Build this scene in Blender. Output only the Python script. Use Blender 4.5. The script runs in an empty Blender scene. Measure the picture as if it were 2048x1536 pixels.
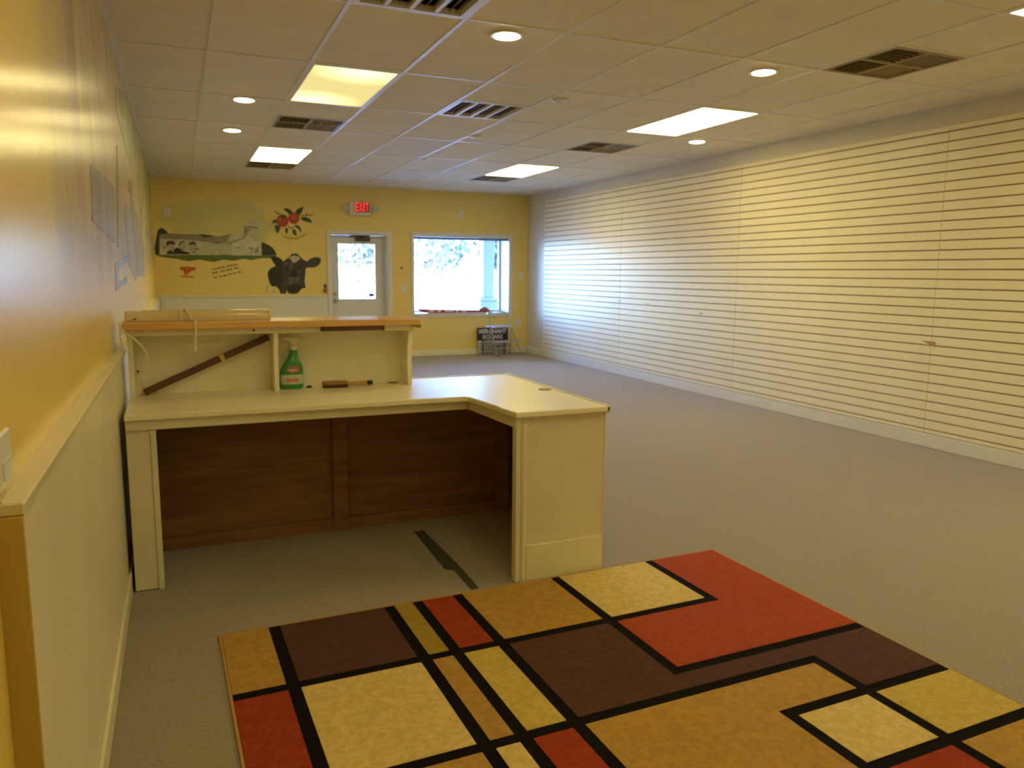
import bpy, bmesh, math, random
from mathutils import Vector, Matrix
random.seed(7)
S = bpy.context.scene
COL = S.collection
PI = math.pi

# ---------------------------------------------------------------- camera, sky, sun, exposure
cam_d = bpy.data.cameras.new('camera')
cam_d.sensor_fit = 'HORIZONTAL'
cam_d.sensor_width = 36.0
cam_d.lens = 1544.5 / 2048.0 * 36.0
cam_d.clip_start = 0.02
cam_d.clip_end = 500
# the shot is slightly out of focus everywhere: the compact camera focused too near
cam_d.dof.use_dof = True
cam_d.dof.focus_distance = 1.0
cam_d.dof.aperture_fstop = 12.0
cam = bpy.data.objects.new('camera', cam_d)
COL.objects.link(cam)
CAM_H = 1.392
yaw, pitch, roll = 0.4063, 0.1430, 0.0081
fwd = Vector((math.sin(yaw) * math.cos(pitch), math.cos(yaw) * math.cos(pitch), -math.sin(pitch)))
rgt = Vector((math.cos(yaw), -math.sin(yaw), 0))
upv = rgt.cross(fwd)
r2 = rgt * math.cos(roll) + upv * math.sin(roll)
u2 = upv * math.cos(roll) - rgt * math.sin(roll)
rot = Matrix((r2, u2, -fwd)).transposed().to_4x4()
cam.matrix_world = Matrix.Translation((0, 0, CAM_H)) @ rot
S.camera = cam

world = bpy.data.worlds.new('sky')
S.world = world
world.use_nodes = True
wn = world.node_tree.nodes
wn.clear()
w_out = wn.new('ShaderNodeOutputWorld')
w_bg = wn.new('ShaderNodeBackground')
w_sky = wn.new('ShaderNodeTexSky')
w_sky.sky_type = 'NISHITA'
w_sky.sun_disc = False
w_sky.sun_elevation = math.radians(42)
w_sky.sun_rotation = math.radians(-100)
w_sky.air_density = 1.2
w_sky.dust_density = 1.0
w_bg.inputs['Strength'].default_value = 7.6
w_tint = wn.new('ShaderNodeMix')          # white balance of the shot: indoor setting, so the sky reads cold
w_tint.data_type = 'RGBA'
w_tint.blend_type = 'MULTIPLY'
w_tint.inputs['Factor'].default_value = 1.0
w_tint.inputs['B'].default_value = (0.47, 0.78, 1.46, 1)
world.node_tree.links.new(w_sky.outputs[0], w_tint.inputs['A'])
world.node_tree.links.new(w_tint.outputs['Result'], w_bg.inputs['Color'])
world.node_tree.links.new(w_bg.outputs[0], w_out.inputs['Surface'])

sun_d = bpy.data.lights.new('sun', 'SUN')
sun_d.energy = 22.0
sun_d.angle = math.radians(0.6)
sun_d.color = (1.0, 0.95, 0.86)
sun = bpy.data.objects.new('sun', sun_d)
COL.objects.link(sun)
# sun stands out to the left of the shop front, high
sun.rotation_euler = Vector((0.75, -0.12, -0.72)).to_track_quat('-Z', 'Y').to_euler()

S.view_settings.view_transform = 'Standard'
S.view_settings.look = 'None'
S.view_settings.gamma = 1.0
S.view_settings.use_curve_mapping = False
S.view_settings.exposure = 0.0

# artificial light levels (emitting lenses)
LAMP = (1.0, 0.85, 0.37)      # warm tubes
TROFFER = 13.8
CAN = 95.0

# ---------------------------------------------------------------- helpers
MATS = {}


def mat(name, col, rough=0.6, var=0.0, vscale=8.0, bump=0.0, bscale=60.0, metal=0.0, spec=0.5, coat=0.0, col2=None, stretch=None, trans=0.0):
    if name in MATS:
        return MATS[name]
    m = bpy.data.materials.new(name)
    m.use_nodes = True
    nt = m.node_tree
    b = nt.nodes['Principled BSDF']
    b.inputs['Base Color'].default_value = (*col, 1)
    b.inputs['Roughness'].default_value = rough
    b.inputs['Metallic'].default_value = metal
    b.inputs['Specular IOR Level'].default_value = spec
    b.inputs['Coat Weight'].default_value = coat
    b.inputs['Coat Roughness'].default_value = 0.15
    b.inputs['Transmission Weight'].default_value = trans
    tc = nt.nodes.new('ShaderNodeTexCoord')
    src = tc.outputs['Object']
    if stretch:
        mp = nt.nodes.new('ShaderNodeMapping')
        mp.inputs['Scale'].default_value = stretch
        nt.links.new(src, mp.inputs['Vector'])
        src = mp.outputs['Vector']
    if var > 0 or col2:
        n = nt.nodes.new('ShaderNodeTexNoise')
        n.inputs['Scale'].default_value = vscale
        n.inputs['Detail'].default_value = 2
        nt.links.new(src, n.inputs['Vector'])
        mix = nt.nodes.new('ShaderNodeMix')
        mix.data_type = 'RGBA'
        c2 = col2 if col2 else tuple(max(0, c * (1 - var)) for c in col)
        mix.inputs['A'].default_value = (*col, 1)
        mix.inputs['B'].default_value = (*c2, 1)
        rp = nt.nodes.new('ShaderNodeValToRGB')
        rp.color_ramp.elements[0].position = 0.35
        rp.color_ramp.elements[1].position = 0.65
        nt.links.new(n.outputs['Fac'], rp.inputs['Fac'])
        nt.links.new(rp.outputs['Color'], mix.inputs['Factor'])
        nt.links.new(mix.outputs['Result'], b.inputs['Base Color'])
    if bump > 0:
        n2 = nt.nodes.new('ShaderNodeTexNoise')
        n2.inputs['Scale'].default_value = bscale
        n2.inputs['Detail'].default_value = 1
        nt.links.new(src, n2.inputs['Vector'])
        bp = nt.nodes.new('ShaderNodeBump')
        bp.inputs['Strength'].default_value = bump
        bp.inputs['Distance'].default_value = 0.01
        nt.links.new(n2.outputs['Fac'], bp.inputs['Height'])
        nt.links.new(bp.outputs['Normal'], b.inputs['Normal'])
    MATS[name] = m
    return m


def emat(name, col, strength):
    m = bpy.data.materials.new(name)
    m.use_nodes = True
    nt = m.node_tree
    nt.nodes.clear()
    o = nt.nodes.new('ShaderNodeOutputMaterial')
    e = nt.nodes.new('ShaderNodeEmission')
    e.inputs['Color'].default_value = (*col, 1)
    e.inputs['Strength'].default_value = strength
    nt.links.new(e.outputs[0], o.inputs['Surface'])
    MATS[name] = m
    return m


class MB:
    def __init__(self):
        self.v = []
        self.f = []

    def box(self, x0, x1, y0, y1, z0, z1):
        i = len(self.v)
        self.v += [(x0, y0, z0), (x1, y0, z0), (x1, y1, z0), (x0, y1, z0), (x0, y0, z1), (x1, y0, z1), (x1, y1, z1), (x0, y1, z1)]
        self.f += [(i, i + 3, i + 2, i + 1), (i + 4, i + 5, i + 6, i + 7), (i, i + 1, i + 5, i + 4), (i + 1, i + 2, i + 6, i + 5), (i + 2, i + 3, i + 7, i + 6), (i + 3, i, i + 4, i + 7)]
        return self

    def prism(self, pts, a, b, axis):
        """polygon pts extruded from a to b along axis; pts are the other two coordinates in xyz order"""
        def P(p, t):
            if axis == 'x':
                return (t, p[0], p[1])
            if axis == 'y':
                return (p[0], t, p[1])
            return (p[0], p[1], t)
        n = len(pts)
        i = len(self.v)
        self.v += [P(p, a) for p in pts] + [P(p, b) for p in pts]
        self.f.append(tuple(range(i, i + n)))
        self.f.append(tuple(range(i + 2 * n - 1, i + n - 1, -1)))
        for k in range(n):
            k2 = (k + 1) % n
            self.f.append((i + k, i + n + k, i + n + k2, i + k2))
        return self

    def tube(self, path, r, n=8, cap=True):
        path = [Vector(p) for p in path]
        rad = r if isinstance(r, (list, tuple)) else [r] * len(path)
        i0 = len(self.v)
        prev = None
        for k, p in enumerate(path):
            d = (path[min(k + 1, len(path) - 1)] - path[max(k - 1, 0)]).normalized()
            if prev is None:
                a = d.cross(Vector((0, 0, 1)))
                if a.length < 0.05:
                    a = d.cross(Vector((1, 0, 0)))
                a.normalize()
            else:
                a = (prev - d * prev.dot(d)).normalized()
            prev = a
            b = d.cross(a)
            for j in range(n):
                t = 2 * PI * j / n
                self.v.append(tuple(p + (a * math.cos(t) + b * math.sin(t)) * rad[k]))
        for k in range(len(path) - 1):
            for j in range(n):
                j2 = (j + 1) % n
                self.f.append((i0 + k * n + j, i0 + k * n + j2, i0 + (k + 1) * n + j2, i0 + (k + 1) * n + j))
        if cap:
            self.f.append(tuple(i0 + j for j in range(n - 1, -1, -1)))
            e = i0 + (len(path) - 1) * n
            self.f.append(tuple(e + j for j in range(n)))
        return self

    def lathe(self, prof, c, n=24, sx=1.0, sy=1.0):
        """prof: list of (radius, z) revolved about the vertical axis through c"""
        i0 = len(self.v)
        for r, z in prof:
            for j in range(n):
                t = 2 * PI * j / n
                self.v.append((c[0] + r * math.cos(t) * sx, c[1] + r * math.sin(t) * sy, c[2] + z))
        for k in range(len(prof) - 1):
            for j in range(n):
                j2 = (j + 1) % n
                self.f.append((i0 + k * n + j, i0 + k * n + j2, i0 + (k + 1) * n + j2, i0 + (k + 1) * n + j))
        self.f.append(tuple(i0 + j for j in range(n - 1, -1, -1)))
        e = i0 + (len(prof) - 1) * n
        self.f.append(tuple(e + j for j in range(n)))
        return self

    def mesh(self, name, bevel=0.0, smooth=False, seg=1):
        me = bpy.data.meshes.new(name)
        me.from_pydata(self.v, [], self.f)
        me.validate()
        bm = bmesh.new()
        bm.from_mesh(me)
        bmesh.ops.recalc_face_normals(bm, faces=bm.faces)
        if bevel > 0:
            es = [e for e in bm.edges if e.is_manifold and e.calc_face_angle(0) > 0.6]
            bmesh.ops.bevel(bm, geom=es, offset=bevel, segments=seg, profile=0.6, affect='EDGES', clamp_overlap=True)
        if smooth:
            for f in bm.faces:
                f.smooth = True
        bm.to_mesh(me)
        bm.free()
        if smooth:
            try:
                me.set_sharp_from_angle(angle=math.radians(40))
            except Exception:
                pass
        return me


def box(*a):
    return MB().box(*a)


def obj(name, shape, m, parent=None, bevel=0.0, smooth=False, label=None, seg=1):
    me = shape if isinstance(shape, bpy.types.Mesh) else shape.mesh(name, bevel, smooth, seg)
    if m is not None:
        if not me.materials:
            me.materials.append(m)
    o = bpy.data.objects.new(name, me)
    COL.objects.link(o)
    if parent is not None:
        o.parent = parent
        # parts are written in room coordinates: undo the chain of parents' offsets
        off = Vector((0, 0, 0))
        q = parent
        while q is not None:
            off += q.location + q.matrix_parent_inverse.translation
            q = q.parent
        o.matrix_parent_inverse = Matrix.Translation(-off)
    if label:
        o['label'] = label
    return o


def tag(o, label=None, cat=None, group=None, kind=None):
    if label:
        o['label'] = label
    if cat:
        o['category'] = cat
    if group:
        o['group'] = group
    if kind:
        o['kind'] = kind
    return o


def thing(name, label, cat, loc=(0, 0, 0), group=None, kind=None):
    o = bpy.data.objects.new(name, None)
    o.empty_display_size = 0.1
    COL.objects.link(o)
    o.location = loc
    return tag(o, label, cat, group, kind)


def struct(name, shape, m, label, cat, bevel=0.0):
    return tag(obj(name, shape, m, None, bevel), label, cat, None, 'structure')


def place(name, me, parent, loc, rz=0.0):
    """a piece that shares its mesh; loc relative to the parent"""
    o = bpy.data.objects.new(name, me)
    COL.objects.link(o)
    o.parent = parent
    o.location = loc
    o.rotation_euler = (0, 0, rz)
    return o


def text_mesh(body, size, depth=0.001, bold=0.0, width=None):
    """lettering in the xy plane, centred, as a mesh"""
    cu = bpy.data.curves.new('lettering', 'FONT')
    cu.body = body
    cu.size = size
    cu.extrude = depth
    cu.offset = bold
    cu.align_x = 'CENTER'
    cu.align_y = 'CENTER'
    cu.resolution_u = 2
    o = bpy.data.objects.new('lettering', cu)
    COL.objects.link(o)
    dg = bpy.context.evaluated_depsgraph_get()
    me = bpy.data.meshes.new_from_object(o.evaluated_get(dg))
    bpy.data.objects.remove(o)
    bpy.data.curves.remove(cu)
    if width:
        xs = [v.co.x for v in me.vertices]
        k = width / (max(xs) - min(xs))
        c = (max(xs) + min(xs)) / 2
        for v in me.vertices:
            v.co.x = (v.co.x - c) * k
    return me


def stand_text(me, x, y, z):
    """turn flat lettering to stand upright facing the room (towards -y) at x, y, z"""
    for v in me.vertices:
        a = v.co.copy()
        v.co = (x + a.x, y - a.z, z + a.y)
    return me

# ---------------------------------------------------------------- mural outlines, wall coordinates in metres: (part, paint, layer, [(across, up), ...])
BARN = [
    ('tree', 'tree', 0, [(-0.281, 1.609), (-0.286, 1.699), (-0.273, 1.782), (-0.251, 1.873), (-0.229, 1.957), (-0.204, 1.985), (-0.175, 1.995), (-0.14, 1.973), (-0.091, 1.919), (-0.17, 1.896), (-0.21, 1.867), (-0.226, 1.61)]),
    ('tree', 'tree', 0, [(1.189, 1.626), (1.186, 1.821), (1.224, 1.816), (1.287, 1.785), (1.35, 1.746), (1.391, 1.688), (1.408, 1.629)]),
    ('grass', 'grass', 1, [(-0.278, 1.607), (1.405, 1.632), (1.352, 1.606), (1.309, 1.583), (1.166, 1.581), (1.052, 1.553), (0.913, 1.566), (0.773, 1.535), (0.636, 1.552), (0.498, 1.514), (0.311, 1.547), (0.164, 1.521), (0.007, 1.553), (-0.109, 1.565), (-0.225, 1.582)]),
    ('barn_wall', 'cream', 1, [(-0.214, 1.835), (0.113, 1.836), (0.404, 1.812), (0.564, 1.78), (0.584, 1.616), (-0.226, 1.608)]),
    ('barn_wall', 'greencream', 1, [(0.562, 1.787), (0.688, 1.801), (0.773, 1.806), (0.765, 1.619), (0.579, 1.616)]),
    ('barn_roof', 'roof', 2, [(-0.215, 1.831), (-0.211, 1.9), (-0.092, 1.917), (0.117, 1.915), (0.315, 1.911), (0.596, 1.893), (0.778, 1.938), (0.691, 1.801), (0.557, 1.777), (0.404, 1.809), (0.113, 1.835)]),
    ('dark_roof', 'tree', 3, [(0.308, 1.914), (0.382, 1.916), (0.549, 1.896), (0.433, 1.872), (0.367, 1.882)]),  # dark green roof piece of the painted barn
    ('silo', 'cream', 1, [(0.943, 1.867), (0.949, 2.029), (1.143, 2.035), (1.163, 1.812), (0.994, 1.866)]),
    ('silo_side', 'roof', 2, [(0.949, 2.014), (1.035, 2.017), (0.983, 1.926), (0.946, 1.879)]),
    ('silo_dome', 'pale', 2, [(0.945, 2.029), (0.948, 2.052), (0.957, 2.074), (0.97, 2.094), (0.987, 2.111), (1.007, 2.124), (1.029, 2.132), (1.052, 2.136), (1.075, 2.134), (1.097, 2.127), (1.116, 2.115), (1.132, 2.099), (1.143, 2.08), (1.15, 2.058), (1.152, 2.035)]),
    ('silo_band', 'roof', 3, [(0.943, 2.046), (1.049, 2.058), (1.155, 2.044), (1.151, 2.018), (1.048, 2.035), (0.945, 2.02)]),
    ('barn_front', 'pale', 3, [(0.762, 1.616), (0.77, 1.806), (0.953, 1.882), (0.994, 1.869), (1.189, 1.812), (1.192, 1.623)]),
    ('barn_gable', 'cream', 2, [(0.694, 1.797), (0.767, 1.903), (0.931, 1.946), (0.956, 1.882), (0.77, 1.803)]),
    ('gable_edge', 'roof', 4, [(0.69, 1.793), (0.951, 1.889), (0.956, 1.876), (0.77, 1.799), (0.695, 1.781)]),
    ('barn_sign', 'pink', 4, [(0.806, 1.742), (0.906, 1.744), (0.905, 1.722), (0.805, 1.72)]),
    ('painted_mark', 'ink2', 4, [(1.012, 1.739), (1.065, 1.737), (1.061, 1.72), (1.053, 1.719), (1.053, 1.644), (1.039, 1.643), (1.039, 1.719), (1.014, 1.724)]),
    ('painted_mark', 'ink2', 4, [(1.084, 1.726), (1.095, 1.726), (1.107, 1.671), (1.127, 1.741), (1.138, 1.738), (1.147, 1.661), (1.135, 1.657), (1.128, 1.697), (1.109, 1.642), (1.098, 1.644)]),
    ('portrait_face', 'skin', 4, [(-0.025, 1.738), (-0.03, 1.715), (-0.041, 1.696), (-0.057, 1.683), (-0.075, 1.678), (-0.093, 1.682), (-0.107, 1.695), (-0.116, 1.713), (-0.119, 1.736), (-0.114, 1.758), (-0.103, 1.778), (-0.087, 1.791), (-0.069, 1.795), (-0.051, 1.791), (-0.037, 1.779), (-0.028, 1.76)]),
    ('portrait_face', 'skin', 4, [(0.148, 1.741), (0.143, 1.715), (0.131, 1.693), (0.114, 1.678), (0.095, 1.673), (0.076, 1.677), (0.06, 1.692), (0.051, 1.713), (0.048, 1.739), (0.053, 1.765), (0.065, 1.787), (0.082, 1.802), (0.101, 1.808), (0.12, 1.803), (0.136, 1.789), (0.145, 1.767)]),
    ('portrait_face', 'skin', 4, [(0.266, 1.735), (0.261, 1.715), (0.251, 1.697), (0.236, 1.685), (0.219, 1.681), (0.203, 1.684), (0.189, 1.696), (0.18, 1.713), (0.178, 1.733), (0.182, 1.754), (0.193, 1.772), (0.207, 1.784), (0.224, 1.788), (0.241, 1.784), (0.254, 1.773), (0.263, 1.756)]),
    ('portrait_hair', 'hair', 5, [(-0.128, 1.758), (-0.121, 1.797), (-0.084, 1.817), (-0.032, 1.81), (-0.01, 1.786), (-0.014, 1.749), (-0.047, 1.765), (-0.092, 1.759), (-0.119, 1.73)]),
    ('portrait_hair', 'hair', 5, [(0.042, 1.719), (0.039, 1.761), (0.059, 1.801), (0.102, 1.816), (0.14, 1.8), (0.111, 1.8), (0.071, 1.783), (0.054, 1.745)]),
    ('portrait_hair', 'hair', 5, [(0.175, 1.747), (0.179, 1.779), (0.217, 1.81), (0.259, 1.803), (0.274, 1.772), (0.267, 1.744), (0.242, 1.769), (0.202, 1.762)]),
    ('portrait_jacket', 'black', 5, [(-0.13, 1.618), (-0.115, 1.663), (-0.075, 1.681), (-0.045, 1.662), (-0.049, 1.62)]),
    ('portrait_jacket', 'black', 5, [(-0.052, 1.62), (-0.025, 1.697), (0.016, 1.719), (0.049, 1.706), (0.084, 1.672), (0.131, 1.656), (0.153, 1.623)]),
    ('portrait_jacket', 'black', 5, [(0.093, 1.633), (0.136, 1.662), (0.167, 1.646), (0.19, 1.624), (0.116, 1.622)]),
    ('portrait_bow', 'hair', 5, [(-0.166, 1.718), (-0.133, 1.719), (-0.133, 1.705), (-0.165, 1.701)]),
    ('portrait_bow', 'hair', 5, [(0.246, 1.707), (0.299, 1.716), (0.298, 1.699), (0.249, 1.69)]),
    ('portrait_bow', 'hair', 5, [(0.21, 1.659), (0.264, 1.67), (0.252, 1.647), (0.218, 1.647)]),
]
RED_SCRIPT = [
    ('brush_stroke', 'red', 0, [(0.028, 1.438), (0.134, 1.444), (0.256, 1.437), (0.24, 1.39), (0.184, 1.38), (0.116, 1.353), (0.091, 1.382), (0.042, 1.395)]),
    ('brush_stroke', 'red', 1, [(0.084, 1.382), (0.144, 1.389), (0.183, 1.361), (0.142, 1.342), (0.12, 1.304), (0.089, 1.332)]),
    ('brush_stroke', 'red', 0, [(0.035, 1.317), (0.087, 1.304), (0.18, 1.308), (0.24, 1.294), (0.193, 1.286), (0.086, 1.282), (0.041, 1.296)]),
]
SLANT_TEXT = [
    ('painted_letter', 'ink', 0, [(0.467, 1.416), (0.482, 1.419), (0.485, 1.396), (0.471, 1.393)]),
    ('painted_letter', 'ink', 0, [(0.487, 1.415), (0.502, 1.419), (0.504, 1.401), (0.49, 1.397)]),
    ('painted_letter', 'ink', 0, [(0.506, 1.42), (0.521, 1.423), (0.523, 1.405), (0.509, 1.402)]),
    ('painted_letter', 'ink', 0, [(0.524, 1.429), (0.539, 1.432), (0.543, 1.409), (0.528, 1.406)]),
    ('painted_letter', 'ink', 0, [(0.544, 1.429), (0.559, 1.432), (0.562, 1.414), (0.547, 1.41)]),
    ('painted_letter', 'ink', 0, [(0.563, 1.433), (0.578, 1.436), (0.581, 1.418), (0.566, 1.415)]),
    ('painted_letter', 'ink', 0, [(0.582, 1.442), (0.596, 1.445), (0.6, 1.422), (0.585, 1.419)]),
    ('painted_letter', 'ink', 0, [(0.601, 1.442), (0.616, 1.445), (0.619, 1.427), (0.604, 1.423)]),
    ('painted_letter', 'ink', 0, [(0.621, 1.446), (0.636, 1.449), (0.638, 1.431), (0.623, 1.428)]),
    ('painted_letter', 'ink', 0, [(0.639, 1.455), (0.654, 1.458), (0.658, 1.435), (0.643, 1.432)]),
    ('painted_letter', 'ink', 0, [(0.678, 1.464), (0.692, 1.467), (0.695, 1.444), (0.681, 1.441)]),
    ('painted_letter', 'ink', 0, [(0.696, 1.463), (0.71, 1.466), (0.713, 1.448), (0.699, 1.445)]),
    ('painted_letter', 'ink', 0, [(0.714, 1.467), (0.728, 1.471), (0.731, 1.452), (0.717, 1.449)]),
    ('painted_letter', 'ink', 0, [(0.732, 1.476), (0.746, 1.479), (0.749, 1.456), (0.735, 1.453)]),
    ('painted_letter', 'ink', 0, [(0.75, 1.476), (0.764, 1.479), (0.767, 1.46), (0.753, 1.457)]),
    ('painted_letter', 'ink', 0, [(0.768, 1.48), (0.783, 1.483), (0.785, 1.465), (0.771, 1.461)]),
    ('painted_letter', 'ink', 0, [(0.786, 1.488), (0.8, 1.492), (0.804, 1.469), (0.789, 1.465)]),
    ('painted_letter', 'ink', 0, [(0.805, 1.488), (0.819, 1.491), (0.822, 1.473), (0.808, 1.47)]),
    ('painted_letter', 'ink', 0, [(0.823, 1.492), (0.837, 1.495), (0.84, 1.477), (0.826, 1.474)]),
    ('painted_letter', 'ink', 0, [(0.475, 1.364), (0.49, 1.367), (0.494, 1.343), (0.479, 1.339)]),
    ('painted_letter', 'ink', 0, [(0.495, 1.363), (0.51, 1.367), (0.513, 1.347), (0.498, 1.344)]),
    ('painted_letter', 'ink', 0, [(0.514, 1.368), (0.529, 1.371), (0.533, 1.351), (0.518, 1.348)]),
    ('painted_letter', 'ink', 0, [(0.533, 1.377), (0.548, 1.381), (0.552, 1.356), (0.537, 1.352)]),
    ('painted_letter', 'ink', 0, [(0.591, 1.391), (0.607, 1.394), (0.611, 1.37), (0.595, 1.366)]),
    ('painted_letter', 'ink', 0, [(0.612, 1.39), (0.628, 1.394), (0.631, 1.374), (0.615, 1.371)]),
    ('painted_letter', 'ink', 0, [(0.633, 1.395), (0.649, 1.399), (0.652, 1.379), (0.636, 1.375)]),
    ('painted_letter', 'ink', 0, [(0.676, 1.41), (0.693, 1.414), (0.697, 1.39), (0.68, 1.386)]),
    ('painted_letter', 'ink', 0, [(0.698, 1.41), (0.715, 1.414), (0.718, 1.394), (0.701, 1.391)]),
    ('painted_letter', 'ink', 0, [(0.72, 1.415), (0.736, 1.419), (0.74, 1.399), (0.723, 1.396)]),
    ('painted_letter', 'ink', 0, [(0.74, 1.425), (0.757, 1.429), (0.761, 1.404), (0.744, 1.401)]),
    ('painted_letter', 'ink', 0, [(0.785, 1.436), (0.803, 1.44), (0.808, 1.415), (0.789, 1.411)]),
    ('painted_letter', 'ink', 0, [(0.809, 1.436), (0.828, 1.44), (0.831, 1.421), (0.813, 1.416)]),
    ('painted_letter', 'ink', 0, [(0.833, 1.442), (0.851, 1.446), (0.855, 1.426), (0.836, 1.422)]),
    ('painted_letter', 'ink', 0, [(0.491, 1.295), (0.511, 1.3), (0.515, 1.277), (0.495, 1.272)]),
    ('painted_letter', 'ink', 0, [(0.518, 1.296), (0.537, 1.301), (0.54, 1.283), (0.521, 1.278)]),
    ('painted_letter', 'ink', 0, [(0.57, 1.313), (0.585, 1.317), (0.589, 1.294), (0.573, 1.291)]),
    ('painted_letter', 'ink', 0, [(0.59, 1.313), (0.605, 1.317), (0.608, 1.299), (0.593, 1.295)]),
    ('painted_letter', 'ink', 0, [(0.625, 1.326), (0.641, 1.33), (0.645, 1.307), (0.628, 1.303)]),
    ('painted_letter', 'ink', 0, [(0.646, 1.327), (0.663, 1.33), (0.666, 1.312), (0.649, 1.308)]),
    ('painted_letter', 'ink', 0, [(0.667, 1.332), (0.684, 1.335), (0.687, 1.317), (0.67, 1.313)]),
    ('painted_letter', 'ink', 0, [(0.707, 1.346), (0.724, 1.35), (0.728, 1.327), (0.711, 1.323)]),
    ('painted_letter', 'ink', 0, [(0.73, 1.346), (0.747, 1.35), (0.75, 1.332), (0.733, 1.328)]),
    ('painted_letter', 'ink', 0, [(0.767, 1.36), (0.781, 1.363), (0.785, 1.34), (0.771, 1.337)]),
    ('painted_letter', 'ink', 0, [(0.786, 1.359), (0.8, 1.363), (0.804, 1.344), (0.789, 1.341)]),
    ('painted_letter', 'ink', 0, [(0.805, 1.364), (0.819, 1.367), (0.822, 1.349), (0.808, 1.345)]),
    ('painted_letter', 'ink', 0, [(0.838, 1.376), (0.857, 1.381), (0.861, 1.358), (0.842, 1.353)]),
    ('painted_letter', 'ink', 0, [(0.863, 1.377), (0.882, 1.382), (0.885, 1.363), (0.866, 1.359)]),
]
COW = [
    ('body', 'cowdark', 0, [(1.266, 1.349), (1.28, 1.39), (1.307, 1.422), (1.348, 1.448), (1.399, 1.469), (1.5, 1.475), (1.535, 1.299), (1.532, 1.045), (1.445, 1.045), (1.429, 1.105), (1.38, 1.16), (1.327, 1.152), (1.289, 1.202), (1.272, 1.282)]),
    ('ear', 'cowdark', 1, [(1.315, 1.602), (1.343, 1.612), (1.394, 1.617), (1.453, 1.589), (1.493, 1.553), (1.512, 1.517), (1.484, 1.452), (1.439, 1.454), (1.389, 1.466), (1.355, 1.52), (1.332, 1.561)]),
    ('ear', 'cowmid', 1, [(1.82, 1.526), (1.862, 1.542), (1.915, 1.585), (1.968, 1.605), (2.031, 1.61), (2.07, 1.587), (2.073, 1.545), (2.043, 1.494), (1.995, 1.46), (1.942, 1.447), (1.859, 1.448), (1.827, 1.432)]),
    ('head', 'cowmid', 2, [(1.486, 1.496), (1.513, 1.543), (1.549, 1.575), (1.591, 1.599), (1.619, 1.633), (1.715, 1.647), (1.77, 1.602), (1.821, 1.558), (1.877, 1.532), (1.87, 1.48), (1.836, 1.427), (1.826, 1.321), (1.813, 1.242), (1.827, 1.133), (1.768, 1.123), (1.734, 1.084), (1.697, 1.047), (1.629, 1.04), (1.563, 1.047), (1.544, 1.095), (1.517, 1.047), (1.464, 1.048), (1.473, 1.194), (1.5, 1.319), (1.493, 1.423)]),
    ('blaze', 'cream', 3, [(1.593, 1.586), (1.622, 1.617), (1.658, 1.631), (1.72, 1.629), (1.761, 1.581), (1.712, 1.546), (1.675, 1.517), (1.645, 1.524), (1.62, 1.56)]),
    ('forelock', 'cowdark', 4, [(1.612, 1.622), (1.623, 1.649), (1.649, 1.656), (1.7, 1.663), (1.731, 1.647), (1.742, 1.624), (1.714, 1.626), (1.669, 1.638), (1.638, 1.627)]),
    ('eye_patch', 'cowdark', 3, [(1.52, 1.444), (1.571, 1.455), (1.584, 1.393), (1.542, 1.367), (1.518, 1.392)]),
    ('eye_patch', 'cowdark', 3, [(1.704, 1.467), (1.756, 1.478), (1.77, 1.426), (1.733, 1.394), (1.703, 1.415)]),
    ('nose_bridge', 'cowdark', 3, [(1.609, 1.383), (1.663, 1.446), (1.702, 1.373), (1.689, 1.31), (1.627, 1.304), (1.587, 1.32)]),
    ('face_streak', 'cowlight', 4, [(1.585, 1.429), (1.618, 1.498), (1.636, 1.519), (1.642, 1.498), (1.624, 1.445), (1.6, 1.404)]),
    ('face_streak', 'cowlight', 4, [(1.506, 1.496), (1.563, 1.539), (1.573, 1.518), (1.525, 1.465)]),
    ('face_streak', 'cowlight', 4, [(1.702, 1.383), (1.749, 1.421), (1.754, 1.4), (1.716, 1.352)]),
    ('muzzle', 'cowlight', 3, [(1.555, 1.283), (1.607, 1.299), (1.678, 1.294), (1.761, 1.3), (1.729, 1.252), (1.696, 1.205), (1.656, 1.247), (1.585, 1.247)]),
    ('nostril', 'nose', 4, [(1.553, 1.234), (1.595, 1.247), (1.646, 1.234), (1.639, 1.194), (1.583, 1.184), (1.557, 1.199)]),
    ('chin', 'cowdark', 3, [(1.541, 1.152), (1.654, 1.184), (1.767, 1.163), (1.756, 1.119), (1.697, 1.049), (1.629, 1.041), (1.564, 1.047), (1.545, 1.095)]),
    ('leg', 'cream', 0, [(1.215, 1.046), (1.238, 1.121), (1.261, 1.196), (1.282, 1.187), (1.266, 1.121), (1.245, 1.046)]),
    ('leg', 'greencream', 0, [(1.316, 1.046), (1.341, 1.11), (1.362, 1.133), (1.379, 1.119), (1.349, 1.046)]),
]
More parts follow.
